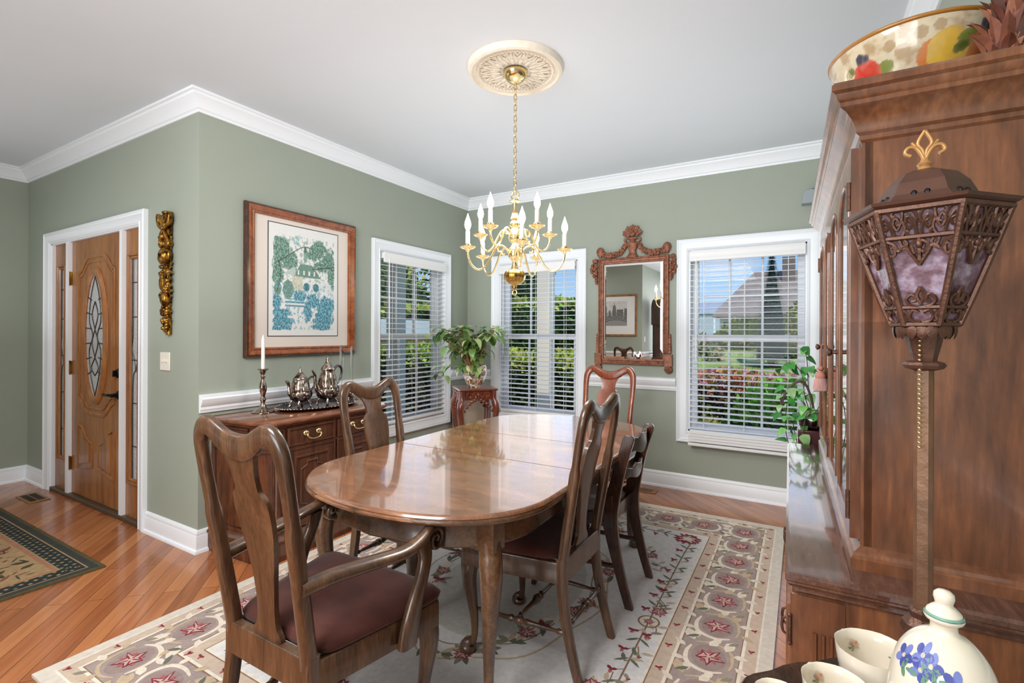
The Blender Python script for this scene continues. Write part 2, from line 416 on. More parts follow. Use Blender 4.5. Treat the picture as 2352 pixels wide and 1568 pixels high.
# ------------------------------------------------------------------ windows and blinds
def frame_sweep(x0, x1, z0, z1, prof, y=0.0, m=0):
    """mitred picture-frame: prof = (inward from the outer edge, towards the room)"""
    mb = MB(); cor = [(x0,z0,1,1),(x1,z0,-1,1),(x1,z1,-1,-1),(x0,z1,1,-1)]; k = len(prof); vs = []; fs = []
    for (x, z, sx, sz) in cor:
        for (d, h) in prof: vs.append((x+sx*d, y-h, z+sz*d))
    for i in range(4):
        j = (i+1) % 4
        for a in range(k):
            b = (a+1) % k
            fs.append((i*k+a, i*k+b, j*k+b, j*k+a))
    mb.add(vs, fs, m); return mb
casp = [(0,0),(0,.026),(.010,.030),(.018,.024),(.026,.026),(.034,.022),(.074,.016),(.080,.020),(.088,.014),(.095,.010),(.095,0)]
def xf(mb, M):
    mb.v = [M @ p for p in mb.v]; return mb
def window(idx, w, M, label, blabel, over=False):
    x0, x1 = w; z0, z1 = WZ; a0, a1, b0, b1 = hole(w)
    e = empty('window_%d' % idx); e['kind'] = 'structure'
    e['label'] = label
    def part(name, mb, mat, **k): return xf(mb, M).build(name, mat, e, **k)
    part('casing', frame_sweep(x0, x1, z0, z1, casp), M_trim, smooth=30)
    jm = MB(); t = .012
    jm.box(a0-.0, a0+t, .0, .15, b0, b1).box(a1-t, a1, .0, .15, b0, b1).box(a0, a1, .0, .15, b1-t, b1).box(a0, a1, .0, .16, b0, b0+t)
    part('jamb', jm, M_trim, smooth=0)
    zm = 1.285
    def sash(za, zb, y, cols, rows, name):
        s = MB(); st = .05
        i0, i1 = a0+.012, a1-.012
        s.box(i0, i0+st, y, y+.03, za, zb).box(i1-st, i1, y, y+.03, za, zb)
        s.box(i0+st, i1-st, y, y+.03, za, za+.042).box(i0+st, i1-st, y, y+.03, zb-.042, zb)
        u0, u1, v0, v1 = i0+st, i1-st, za+.042, zb-.042
        for c in range(1, cols):
            x = u0+(u1-u0)*c/cols; s.box(x-.009, x+.009, y+.004, y+.026, v0, v1)
        for r in range(1, rows):
            z = v0+(v1-v0)*r/rows; s.box(u0, u1, y+.005, y+.025, z-.009, z+.009)
        so = part(name, s, M_trim, bev=.003, seg=1, smooth=0)
        g = xf(MB().box(u0, u1, y+.013, y+.017, v0, v1), M).build('pane', M_window, so, smooth=0)
    sash(zm-.024, b1-.012, .095, 3, 2, 'upper_sash'); sash(b0+.012, zm+.02, .060, 3, 1, 'lower_sash')
    # venetian blind hung in the opening
    bl = thing('venetian_blind', blabel, 'blind', group='white wooden blinds')
    def bp(name, mb, mat, **k): return xf(mb, M).build(name, mat, bl, **k)
    yb = -.004; hw = .024; x_0, x_1 = a0+.016, a1-.016
    v = MB()
    pv = [(0,0),(.012,.006),(.014,.02),(.010,.03),(.010,.068),(.014,.078),(.012,.088),(0,.088)]
    n = len(pv)
    v.add([(x_0-.006, -.036-p[0], b1-.098+p[1]) for p in pv]+[(x_1+.006, -.036-p[0], b1-.098+p[1]) for p in pv],
          [tuple(range(n)), tuple(reversed(range(n, 2*n)))]+[(i, n+i, n+(i+1) % n, (i+1) % n) for i in range(n)])
    v.box(x_0, x_1, -.035, .028, b1-.06, b1-.014)
    bp('valance', v, M_blind, smooth=30)
    s = MB(); top = b1-.115; bot = b0+.075 if not over else z0+.115; pit = .0455
    k = int((top-bot)/pit)
    for i in range(k+1):
        z = top-i*pit; tl = .003
        s.add([(x_0, yb-hw, z-tl), (x_1, yb-hw, z-tl), (x_1, yb, z+.002), (x_0, yb, z+.002), (x_1, yb+hw, z+tl*.6), (x_0, yb+hw, z+tl*.6),
               (x_0, yb-hw, z-tl-.003), (x_1, yb-hw, z-tl-.003), (x_1, yb, z-.001), (x_0, yb, z-.001), (x_1, yb+hw, z+tl*.6-.003), (x_0, yb+hw, z+tl*.6-.003)],
              [(0,1,2,3), (3,2,4,5), (7,6,9,8), (8,9,11,10), (0,6,7,1), (5,4,10,11), (0,3,9,6), (3,5,11,9), (1,7,8,2), (2,8,10,4)])
    if over:      # spare slats gathered on the bottom rail, hanging in front of the sill casing
        for i in range(4):
            z = z0+.026+i*.022
            s.box(x_0, x_1, -.085, -.037, z, z+.0035)
            s.box(x_0, x_1, -.087, -.084, z-.004, z+.016)
    bp('slats', s, M_blind, smooth=0)
    if over: bp('bottom_rail', MB().box(x_0-.004, x_1+.004, -.088, -.036, z0-.012, z0+.012), M_blind, bev=.005)
    else: bp('bottom_rail', MB().box(x_0, x_1, yb-.026, yb+.026, b0+.016, b0+.042), M_blind, bev=.006)
    for f in (.13, .5, .87):
        x = x_0+(x_1-x_0)*f; c = MB()
        zb = z0 if over else b0+.03
        for y in (yb-hw-.001, yb+hw+.001): c.box(x-.0015, x+.0015, y-.001, y+.001, b0+.03, b1-.03)
        bp('cord', c, M_blind, smooth=0)
    c = MB().tube([(x_0+.05, -.048, b1-.06), (x_0+.052, -.05, 1.1)], .004, 6)
    bp('wand', c, M_blind)
window(1, W1, MA, 'white sash window beside the framed print, looking onto the porch', 'white slatted blind on the window beside the sideboard, by the framed print')
window(2, W2, MBk, 'white sash window behind the potted plant, left of the carved mirror', 'white slatted blind on the window between the potted plant and the carved mirror')
window(3, W3, MBk, 'white sash window right of the carved mirror, looking onto a lawn', 'white slatted blind on the window beside the china cabinet, spare slats gathered below', True)

# ------------------------------------------------------------------ front door with two sidelights
d = empty('door_1'); d['kind'] = 'structure'; d['label'] = 'honey oak front door with an oval leaded glass and two glazed sidelights'
def dpart(name, mb, mat, p=d, M=MD, **k): return xf(mb, M).build(name, mat, p, **k)
cs = MB(); a0, a1, _, zt = DO
prof = casp
kk = len(prof); vs = []; fs = []
for (x, z, sx, sz) in ((-5.485,0,1,0),(-5.485,zt+.085,1,-1),(-3.735,zt+.085,-1,-1),(-3.735,0,-1,0)):
    for (q, h) in prof: vs.append((x+sx*q*1.05, -h, z+sz*q*.95))
for i in range(3):
    for a in range(kk):
        b = (a+1) % kk; fs.append((i*kk+a, i*kk+b, (i+1)*kk+b, (i+1)*kk+a))
cs.add(vs, fs); dpart('casing', cs, M_trim, smooth=30)
jb = MB().box(a0, a0+.014, .0, .15, 0, zt).box(a1-.014, a1, .0, .15, 0, zt).box(a0, a1, .0, .15, zt-.014, zt)
DX0, DX1 = -5.035, -4.145
jb.box(-5.083, DX0-.002, -.004, .15, .02, zt-.014).box(DX1+.002, -4.103, -.004, .15, .02, zt-.014)
dpart('jamb', jb, M_trim, smooth=0)
dpart('threshold', MB().box(a0, a1, -.012, .15, .0, .03), plain('bronze_threshold', (92,74,58), .45, metal=.3), bev=.006)
Y0 = .022
def raised(poly_fn, y, w=.022, h=.012, m=0):
    """a moulded ring along a closed outline in the xz plane (local y towards the room is minus)"""
    pts = poly_fn; mb = MB(); n = len(pts)
    return mb.tube([(x, y, z) for x, z in pts], (w*.5, h), 8, closed=True, up=(0,1,0))
sl = MB().box(DX0, DX1, Y0, Y0+.044, .032, 2.03)
slab = dpart('door_slab', sl, M_door, bev=.003)
# upper panel moulding: ogee arched top and bottom, round an oval light
xc = (DX0+DX1)/2; hx = .315
def ogee(t): return .5-.5*math.cos(PI*min(1, max(0, t)))
up = []
for k in range(33):
    u = -1+2*k/32; up.append((xc+hx*u, 1.775+.115*ogee((1-abs(u))/.62)))
lo = [(xc+hx*(1-2*k/32), .80-.105*ogee((1-abs(1-2*k/32))/.62)) for k in range(33)]
mp = MB(); ring = up+lo
mp.tube([(x, Y0-.002, z) for x, z in ring], (.016, .009), 8, closed=True, up=(0,1,0))
mp.tube([(xc+(x-xc)*.90, Y0-.002, 1.285+(z-1.285)*.93) for x, z in ring], (.008, .006), 8, closed=True, up=(0,1,0))
for s in (-1, 1):
    pts = [(xc+s*.055, .29), (xc+s*.315, .245), (xc+s*.315, .60), (xc+s*.235, .575), (xc+s*.16, .50), (xc+s*.10, .475), (xc+s*.055, .47)]
    pts = [(x, z) for x, z in pts]
    mp.tube([(x, Y0-.002, z) for x, z in pts], (.014, .009), 8, closed=True, up=(0,1,0))
    ix = sum(p[0] for p in pts)/len(pts); iz = sum(p[1] for p in pts)/len(pts)
    q = [(ix+(x-ix)*.70, iz+(z-iz)*.80) for x, z in pts]
    if s < 0: q = q[::-1]
    mp.prism(q, -Y0-.0, -Y0+.012, M=XZ)
dpart('panel_moulding', mp, M_door, smooth=40)
ov = MB(); oz = 1.285; ra, rb = .185, .485
E_ = [(xc+ra*math.cos(2*PI*k/48), oz+rb*math.sin(2*PI*k/48)) for k in range(48)]
ov.tube([(x, Y0-.006, z) for x, z in E_], (.026, .018), 10, closed=True, up=(0,1,0))
ov.tube([(xc+(x-xc)*1.14, Y0-.002, oz+(z-oz)*1.055) for x, z in E_], (.010, .010), 8, closed=True, up=(0,1,0))
of = dpart('oval_moulding', ov, M_door, smooth=40)
def mk_dglass():
    m, nt, b = newmat('textured_leaded_glass'); b.inputs['Base Color'].default_value = (.95,.96,.97,1)
    b.inputs['Transmission Weight'].default_value = .45; b.inputs['Roughness'].default_value = .22
    v = coords(nt); n = N(nt, 'ShaderNodeTexNoise', Scale=70.0, Detail=3.0); nt.links.new(v, n.inputs['Vector']); bump(nt, b, n.outputs['Fac'], .8, .01)
    return m
M_dglass = mk_dglass()
M_lead = plain('lead_came', (70,64,60), .4, metal=.6)
og = MB().prism([(xc+(x-xc)*.93, oz+(z-oz)*.96) for x, z in E_], -Y0-.008, -Y0+.004, M=XZ)
gl = dpart('oval_glass', og, M_dglass, smooth=0)
ld = MB(); yl = Y0-.006
def lead(pts, r=.004): ld.tube([(x, yl, z) for x, z in pts], r, 6)
for s in (-1, 1):
    lead(smooth_path([(xc, oz+rb*.93), (xc+s*.07, oz+.30), (xc+s*.10, oz+.12), (xc+s*.04, oz), (xc+s*.10, oz-.12), (xc+s*.07, oz-.30), (xc, oz-rb*.93)]))
    lead(smooth_path([(xc, oz+.26), (xc+s*.05, oz+.16), (xc, oz+.05), (xc-s*.05, oz-.05), (xc, oz-.16), (xc+s*.06, oz-.24), (xc, oz-.30)]))
    for z in (.30, .18, .06, -.06, -.18, -.30): lead([(xc+s*.06, oz+z*.9), (xc+s*ra*math.sqrt(max(0, 1-(z/rb)**2))*.97, oz+z)])
xf(ld, MD).build('leading', M_lead, gl)
for z in (1.74, 1.03, .27):
    dpart('hinge', MB().box(DX0-.014, DX0+.01, Y0-.010, Y0+.004, z-.05, z+.05).tube([(DX0-.004, Y0-.012, z-.055), (DX0-.004, Y0-.012, z+.055)], .007, 8), M_brassdk)
hd = MB().lathe([(0,.0),(.031,.0),(.031,.008),(.022,.016),(.014,.02),(.012,.055),(0,.055)], 20, T(-4.205, Y0, .865) @ RX(PI/2))
hd.tube(smooth_path([(-4.205, Y0-.045, .865), (-4.235, Y0-.055, .868), (-4.28, Y0-.052, .862), (-4.325, Y0-.050, .866)]), [(.010,.010)]*19, 8)
dpart('lever_handle', hd, M_black)
dpart('deadbolt', MB().lathe([(0,0),(.033,0),(.033,.012),(.026,.02),(0,.02)], 20, T(-4.205, Y0, 1.02) @ RX(PI/2)).box(-4.212, -4.198, Y0-.04, Y0-.016, .998, 1.042), M_black, bev=.002)
dpart('latch_plug', MB().lathe([(0,0),(.011,0),(.011,.006),(0,.006)], 12, T(-4.185, Y0, .63) @ RX(PI/2)), M_black)
for (s0, s1, g0, g1) in ((-5.371, -5.085, -5.295, -5.165), (-4.101, -3.849, -4.045, -3.905)):
    p = MB(); zb, zt2 = .28, 1.84
    p.box(s0, g0, Y0, Y0+.044, .03, 2.03).box(g1, s1, Y0, Y0+.044, .03, 2.03).box(g0, g1, Y0, Y0+.044, .03, zb).box(g0, g1, Y0, Y0+.044, zt2, 2.03)
    so = dpart('sidelight', p, M_door, smooth=0)
    for e_ in (0, .018):
        fm = frame_sweep(g0-.02+e_, g1+.02-e_, zb-.02+e_, zt2+.02-e_, [(0,0),(.004,.014),(.014,.014),(.020,0)], Y0+e_*.3)
        dpart('moulding', fm, M_door, so, smooth=30)
    sg = dpart('sidelight_glass', MB().box(g0, g1, Y0+.012, Y0+.018, zb, zt2), M_dglass, so, smooth=0)
    ld = MB(); yl = Y0+.010; gm = (g0+g1)/2; w = (g1-g0)/2
    for z in (.52, .82, 1.12, 1.42, 1.66): ld.tube([(g0, yl, z), (g1, yl, z)], .0035, 6)
    for s in (-1, 1):
        ld.tube([(x, yl, z) for x, z in smooth_path([(gm+s*w*.6, zb), (gm+s*w*.6, .95), (gm+s*w*.1, 1.06), (gm+s*w*.75, 1.2), (gm+s*w*.6, 1.34), (gm+s*w*.6, zt2)])], .0035, 6)
    xf(ld, MD).build('leading', M_lead, so)

# small things on the entry wall and floors
sw = thing('light_switch', 'cream double toggle switch plate on the green wall under the gilt garland', 'switch', (-3.495, YD, 1.13))
MB().box(-.060, .060, -.008, 0, -.058, .058).build('plate', plain('ivory_plastic', (232,228,216), .4), sw, bev=.003)
for s in (-1, 1):
    MB().box(s*.023-.005, s*.023+.005, -.020, -.006, -.004, .014).build('toggle', plain('ivory_toggle', (226,220,206), .4), sw, bev=.002)
def grille(label, loc, rz, lx, ly, rgb):
    g = thing('floor_vent', label, 'vent', loc, rz, None)
    MB().box(-lx/2, lx/2, -ly/2, ly/2, 0, .006).build('plate', plain('vent_plate', rgb, .45, metal=.3), g, bev=.003)
    s = MB()
    n = int((lx-.05)/.014)
    for k in range(n):
        x = -lx/2+.028+k*.014
        for y0, y1 in ((-ly/2+.02, -.004), (.004, ly/2-.02)): s.box(x, x+.006, y0, y1, .0055, .0075)
    s.build('slots', M_black, g, smooth=0)
grille('tan metal floor vent beside the front door, on the bare oak boards', (-5.225, 1.43, 0), 0, .30, .13, (150,112,72))
grille('brown metal floor vent under the carved mirror, below the baseboard', (-1.17, 4.135, 0), 0, .27, .11, (150,100,62))

# ceiling medallion (plaster) is part of the ceiling's trim
CHX, CHY = -1.334, 2.288
ct = plain('plaster_cream', (232,222,206), .6, var=.05, vscale=30)
md = thing('ceiling_medallion', 'round cream plaster ceiling medallion around the chandelier canopy', 'medallion', (CHX, CHY, CEIL))
MB().lathe([(0,-.016),(.09,-.016),(.10,-.020),(.19,-.016),(.196,-.024),(.206,-.026),(.212,-.018),(.222,-.020),(.236,-.034),(.250,-.030),(.258,-.014),(.258,0)], 72).build('disc', ct, md, smooth=40)
orn = MB()
for k in range(60):
    a = 2*PI*k/60; orn.ball((.201*math.cos(a), .201*math.sin(a), -.024), (.008,.008,.006), 6, 5)
for k in range(16):
    a = 2*PI*k/16; M = RZ(a)
    for (r0, r1, w, off) in ((.075,.135,.020,0), (.13,.185,.016,.0)):
        orn.ball(((r0+r1)/2, 0, -.019), ((r1-r0)/2, w*.6, .007), 8, 6, M=M)
    M = RZ(a+PI/16)
    orn.ball((.115, 0, -.018), (.036, .006, .006), 8, 6, M=M)
    for s in (-1, 1):
        orn.tube(smooth_path([(.14, 0, -.02), (.16, s*.014, -.022), (.180, s*.020, -.021), (.184, s*.008, -.019), (.172, s*.004, -.018)], 4), .0045, 6, M=M)
orn.build('relief_ornament', ct, md, smooth=60)
sp = thing('wall_speaker', 'small grey box speaker on a bracket high on the wall, above the right window', 'speaker', (.06, YB, 2.34))
MB().prism([(-.07,-.05),(.06,-.05),(.06,.05),(-.05,.05)], 0, .09, M=XZ @ T(0,0,0)).build('housing', plain('grey_plastic', (150,160,166), .45), sp, bev=.004)
MB().box(.0, .03, -.02, .0, -.07, .07).build('bracket', M_black, sp)
# ------------------------------------------------------------------ dining table
TX, TY, TA, TB, TZ = -1.306, 2.187, .549, 1.024, .739
PW = 2.25
def sgnpow(v, e): return math.copysign(abs(v)**e, v)
SE = .598                                            # straight run ends this far from the middle
def outline(off, y0, y1, n=28):
    """closed outline of the oval top between y0 and y1 (table coordinates), shrunk by off"""
    a, L = TA-off, TB-SE-off
    def hw(y):
        if abs(y) <= SE: return a
        t = min(1, (abs(y)-SE)/L); return a*(1-t**PW)**(1/PW)
    def ys():
        q = []
        lo, hi = max(y0, -SE-L), min(y1, SE+L)
        for i in range(n+1):
            u = i/n
            if lo < -SE and hi < SE: u = 1-math.cos(u*PI/2)
            elif hi > SE and lo > -SE: u = math.sin(u*PI/2)
            q.append(lo+(hi-lo)*u)
        return q
    Y = ys(); R_ = [(hw(y), y) for y in Y]; L_ = [(-hw(y), y) for y in reversed(Y)]
    return R_+L_
tb = thing('dining_table', 'long oval walnut dining table with a glossy top standing on the floral rug', 'table', (TX, TY, .011))
TZ -= .011
eprof = [(.012,.030),(.004,.030),(.0,.026),(.0,.020),(.005,.016),(.003,.012),(.008,.003),(.014,.0)]
def top_piece(name, y0, y1):
    rings = [[(x, y, TZ-.030+(.030-dz)) for x, y in outline(off, y0, y1)] for off, dz in eprof]
    mb = MB().loft(rings, cap=False)
    n = len(rings[0])
    mb.add(rings[-1], [tuple(range(n))]); mb.add(rings[0], [tuple(reversed(range(n)))])
    return mb
for nm, y0, y1 in (('tabletop', -2, 1.941-TY-.0028), ('leaf', 1.941-TY+.0028, 2.411-TY-.0028), ('tabletop', 2.411-TY+.0028, 2)):
    top_piece(nm, y0, y1).build(nm, M_table, tb, smooth=40)
ed = MB()
rings = [[(x, y, z) for x, y in outline(o, -2, 2, 60)] for o, z in ((.002,TZ-.014),(-.001,TZ-.020),(-.002,TZ-.027),(.004,TZ-.034),(.012,TZ-.036),(.03,TZ-.036))]
ed.loft(rings, cap=False)
ed.build('edge_moulding', M_tabledge, tb, smooth=50)
ap = MB(); o1 = outline(.075, -2, 2, 60); o2 = outline(.095, -2, 2, 60)
ap.loft([[(x,y,TZ-.034) for x,y in o1],[(x,y,TZ-.118) for x,y in o1],[(x,y,TZ-.126) for x,y in outline(.070,-2,2,60)],[(x,y,TZ-.132) for x,y in o1],[(x,y,TZ-.132) for x,y in o2],[(x,y,TZ-.034) for x,y in o2]], cap=False)
ap.build('apron', M_tabledge, tb, smooth=40)
def cabriole(top, h, knee, d, r0=.034, pad=.034, s=1.0):
    """(centre, radius) list for a Queen Anne leg going down from z=h; d = outward direction (xy)"""
    q = [(h,.0,r0),(h*.93,.004,r0*1.06),(h*.84,.012*s,r0*1.08),(h*.72,.012*s,r0*.95),(h*.55,.002,r0*.74),(h*.36,-.008*s,r0*.56),(h*.20,-.010*s,r0*.46),(h*.11,-.004*s,r0*.48),(.040,.010*s,pad*.66),(.026,.016*s,pad*.95),(.013,.018*s,pad),(.004,.018*s,pad*.92),(.0,.018*s,pad*.85)]
    q = [(z, o, r) for z, o, r in q]
    sm = smooth_path(q, 4)
    return [(top[0]+d[0]*o, top[1]+d[1]*o, max(0,z)) for z, o, r in sm], [r for z, o, r in sm]
for sx in (-1, 1):
    for sy in (-1, 1):
        c = (sx*.405, sy*.798); dd = Vector((sx, sy)).normalized()
        l = MB(); P, R_ = cabriole(c, .616, 0, dd, .037, .036, 1.2)
        l.tube(P, R_, 14, up=(dd.x, dd.y, 0))
        l.box(c[0]-.036, c[0]+.036, c[1]-.036, c[1]+.036, .585, TZ-.036)
        l.build('leg', M_tabledge, tb, bev=.006, smooth=50)

# ------------------------------------------------------------------ dining chairs
def rake(z):                       # y of the back at height z, local
    if z < .44: return -.215-.078*((.44-z)/.44)**1.8
    t = (z-.44)/.62; return -.215-.10*t**1.05
def make_chair(label, arms=False, wd=1.0, hz=1.05, M=M_chair, seatm=None, group='queen anne dining chairs'):
    t = thing('dining_armchair' if arms else 'dining_chair', label, 'chair', group=group)
    sx_ = wd; H = hz-1.05
    # stiles and yoke crest in one bandsawn frame
    path = [(.168,.43,.019),(.172,.56,.018),(.178,.70,.017),(.184,.84+H*.7,.017),(.186,.93+H,.0185),(.180,.99+H,.021),(.158,1.026+H,.023),(.132,1.034+H,.0235),(.102,1.022+H,.024),(.060,.998+H,.028),(.022,.987+H,.031)]
    full = path+[(-x, z, w) for x, z, w in reversed(path)]
    sm = smooth_path(full, 5)
    fr = MB()
    fr.tube([(x*sx_, rake(z), z) for x, z, w in sm], [(w*1.14, .0150+.005*(z < .8)) for x, z, w in sm], 12, up=(0,1,0), p=3.2)
    fr.build('back_frame', M, t, smooth=50)
    sp_ = [(.058,.45),(.056,.475),(.040,.50),(.036,.545),(.042,.62),(.056,.70),(.069,.77),(.074,.83),(.068,.865),(.050,.885),(.047,.90),(.050,.935),(.064,.965+H),(.070,.985+H)]
    sp_ = [(w_*1.08, z_) for w_, z_ in smooth_path(sp_, 4)]
    s = MB(); n = len(sp_); vs = []; fs = []
    for w, z in sp_:
        y = rake(z)+.018*math.sin(PI*min(1, max(0, (z-.45)/.52)))
        for q in (-1, -.5, .5, 1):
            b = -.006*(1-abs(q))
            vs.append((w*sx_*q, y-.007+b, z))
        for q in (1, .5, -.5, -1):
            vs.append((w*sx_*q, y+.007-.006*(1-abs(q)), z))
    for i in range(n-1):
        for k in range(8):
            q = (k+1) % 8; fs.append((i*8+k, i*8+q, (i+1)*8+q, (i+1)*8+k))
    fs.append(tuple(range(8))); fs.append(tuple(reversed(range((n-1)*8, n*8))))
    s.add(vs, fs); s.build('splat', M, t, smooth=50)
    # seat rails
    wf, wb, d0, d1 = (.270 if arms else .245)*wd, .186*wd, -.222, .215
    sr = MB()
    o = [(-wb,d0),(wb,d0),(wf,d1-.02),(wf-.025,d1),(-wf+.025,d1),(-wf,d1-.02)]
    i_ = [(x*.88, y*.86) for x, y in o]
    sr.loft([[(x,y,.365) for x,y in o],[(x,y,.440) for x,y in o],[(x,y,.446) for x,y in [(q*.985,w*.985) for q,w in o]],[(x,y,.446) for x,y in i_],[(x,y,.365) for x,y in i_]], cap=False)
    sr.loft([[(x,y,.365) for x,y in i_],[(x,y,.365) for x,y in o]], cap=False)
    sr.box(-wb, wb, d0-.012, d0+.018, .37, .462)
    sr.build('seat_frame', M, t, bev=.003, smooth=40)
    # drop-in seat with rounded overhang
    se = MB(); rg = []
    for off, z in ((.02,.444),(-.004,.452),(-.008,.468),(.006,.484),(.04,.494),(.10,.500),(.16,.502)):
        k = 56; r_ = []
        for j in range(k):
            a = 2*PI*j/k; cx, cy = sgnpow(math.cos(a), .22), sgnpow(math.sin(a), .22)
            yy = (d0+.035+d1)/2+cy*((d1-d0-.028)/2-off); tt = (yy-d0)/(d1-d0)
            xx = cx*((wb-.004)*(1-tt)+(wf+.006)*tt-off); r_.append((xx, yy, z))
        rg.append(r_)
    se.loft(rg, cap=True)
    se.build('seat', seatm or M_seat, t, smooth=60)
    for q in (-1, 1):
        P, R_ = cabriole((q*(wf-.040), d1-.040), .40, 0, (q*.45, .9), .031, .035)
        MB().tube(P, R_, 12, up=(0,1,0)).build('leg', M, t, smooth=60)
        pts = []; rr = []
        for k in range(12):
            z = .46*(1-k/11); pts.append((q*(.172*wd+.004*(k/11)), rake(z)+.004, z)); rr.append((.019-.003*k/11, .022-.006*k/11))
        MB().tube(pts, rr, 10, up=(0,1,0), p=3.5).build('leg', M, t, smooth=50)
    # turned H stretcher
    def turn(a, b, name, r=.0075):
        a, b = Vector(a), Vector(b); L = (b-a).length
        q = [(0,.8),(.06,.9),(.10,1.5),(.13,.8),(.20,1.1),(.38,1.3),(.42,2.0),(.45,1.1),(.47,2.2),(.53,2.2),(.55,1.1),(.58,2.0),(.62,1.3),(.80,1.1),(.87,.8),(.90,1.5),(.94,.9),(1,.8)]
        MB().lathe([(r*v, L*u) for u, v in q], 10, T(*a) @ (b-a).to_track_quat('Z','Y').to_matrix().to_4x4()).build(name, M, t, smooth=60)
    zs = .175
    for q in (-1, 1): turn((q*(wf-.052), d1-.04, zs), (q*.176*wd, rake(zs), zs+.01), 'stretcher')
    turn((-(wf+.186*wd)/2+.03, -.02, zs+.003), ((wf+.186*wd)/2-.03, -.02, zs+.003), 'stretcher', .0085)
    turn((-.17*wd, rake(zs+.03), zs+.035), (.17*wd, rake(zs+.03), zs+.035), 'stretcher', .008)
    if arms:
        for q in (-1, 1):
            pts = [(q*.184, rake(.655)-.006, .655, .022,.020), (q*.200, -.17, .660, .027,.018), (q*.232, -.06, .662, .031,.016), (q*.260, .05, .668, .029,.015), (q*.262, .13, .684, .023,.015), (q*.254, .185, .698, .019,.014), (q*.248, .226, .697, .018,.012), (q*.247, .254, .676, .018,.010), (q*.247, .254, .648, .018,.009), (q*.247, .230, .630, .018,.008), (q*.247, .204, .640, .018,.0075), (q*.247, .200, .664, .018,.007), (q*.247, .218, .676, .018,.006), (q*.247, .234, .664, .018,.006), (q*.247, .226, .652, .018,.006)]
            pts = [(x, y-.030*max(0, (y+.06)/.3), z-.018*max(0, min(1, (y+.1)/.25)), w, th) for x, y, z, w, th in pts]
            sm = smooth_path(pts, 5)
            MB().tube([p[:3] for p in sm], [(p[4], p[3]) for p in sm], 12, up=(1,0,0), p=2.4).build('arm', M, t, smooth=60)
            su = smooth_path([(q*.262, .055, .372, .018,.036), (q*.268, .060, .43, .018,.034), (q*.272, .080, .50, .017,.027), (q*.270, .115, .57, .016,.022), (q*.266, .130, .615, .016,.024), (q*.256, .130, .655, .016,.028)], 5)
            MB().tube([p[:3] for p in su], [(p[3], p[4]) for p in su], 12, up=(0,1,0), p=2.8).build('arm_support', M, t, smooth=60)
    return t
arm = make_chair('walnut armchair with scrolled arms at the near end of the table', True, 1.0, 1.070)
arm.location = (-1.278, 1.058, .010); arm.rotation_euler = (0,0,0)
c2 = make_chair('walnut side chair with maroon seat standing between the table and the china cabinet')
c2.location = (-.992, 1.872, .010); c2.rotation_euler = (0,0,PI/2)
c3 = dup(c2, (-1.672, 1.874, .010), -PI/2, 'walnut side chair between the sideboard and the table')
c4 = make_chair('reddish mahogany side chair at the far end of the table, below the carved mirror', M=M_chairred)
c4.location = (-1.272, 3.330, .010); c4.rotation_euler = (0,0,PI)
c6 = dup(c2, (-3.02, -1.12, 0), PI, 'walnut side chair against the hall wall, seen only in the mirror')

# ladder-back side chair with a pale seat
t = thing('ladder_back_chair', 'dark ladder-back chair with a pale grey seat pulled up to the table', 'chair', (-.970, 2.478, .010), PI/2)
prof = [(-.268,0,.030),(-.238,.10,.034),(-.206,.22,.040),(-.182,.33,.050),(-.170,.42,.060),(-.186,.52,.054),(-.210,.62,.046),(-.234,.71,.042),(-.254,.78,.044),(-.262,.812,.042),(-.264,.826,.022)]
sm = [(y, z, w*1.28) for y, z, w in smooth_path(prof, 4)]
for q in (-1, 1):
    o = [(y+w*.5, z) for y, z, w in sm]+[(y-w*.5, z) for y, z, w in reversed(sm)]
    MB().prism(o, q*.178-.013, q*.178+.013, M=YZ).build('leg', M_dark, t, bev=.006, smooth=40)
    fl = [(.235,0,.026),(.215,.12,.030),(.190,.26,.036),(.178,.36,.042),(.176,.43,.044)]
    o = [(y+w*.5, z) for y, z, w in smooth_path(fl,4)]+[(y-w*.5, z) for y, z, w in reversed(smooth_path(fl,4))]
    MB().prism(o, q*.196-.015, q*.196+.015, M=YZ).build('leg', M_dark, t, bev=.005, smooth=40)
    rl_ = MB(); rl_.prism([(-.17,.375),(.19,.375),(.19,.435),(-.05,.432),(-.10,.445),(-.135,.475),(-.165,.53),(-.19,.53),(-.19,.375)], q*.186-.012, q*.186+.012, M=YZ)
    rl_.build('seat_rail', M_dark, t, bev=.003, smooth=30)
    MB().tube([(q*.180, -.215, .19), (q*.196, .195, .175)], (.009,.012), 8).build('stretcher', M_dark, t)
MB().box(-.19, .19, .172, .194, .375, .435).build('seat_rail', M_dark, t, bev=.004)
MB().box(-.17, .17, -.172, -.148, .375, .442).build('seat_rail', M_dark, t, bev=.004)
def ladder(z0, z1, name, scal):
    mb = MB(); n = 28; vs = []; fs = []
    for i in range(n+1):
        u = -1+2*i/n; x = u*.17
        yb_ = -.2-.05*((z0+z1)/2-.5)/.3 - .028*(1-u*u)
        up_ = scal*(math.cos(u*PI*2.5)*.5+.3)*(1-abs(u)**4); dn = -scal*.8*math.cos(u*PI*1.5)
        vs += [(x, yb_-.009, z0+dn), (x, yb_+.009, z0+dn), (x, yb_+.009, z1+up_), (x, yb_-.009, z1+up_)]
    for i in range(n):
        for k in range(4):
            q = (k+1) % 4; fs.append((i*4+k, i*4+q, i*4+4+q, i*4+4+k))
    fs += [(0,1,2,3), (n*4+3,n*4+2,n*4+1,n*4)]
    mb.add(vs, fs); mb.build(name, M_dark, t, bev=.003, smooth=40)
ladder(.725, .800, 'crest_rail', .014); ladder(.595, .645, 'back_rail', .014)
se = MB(); rg = []
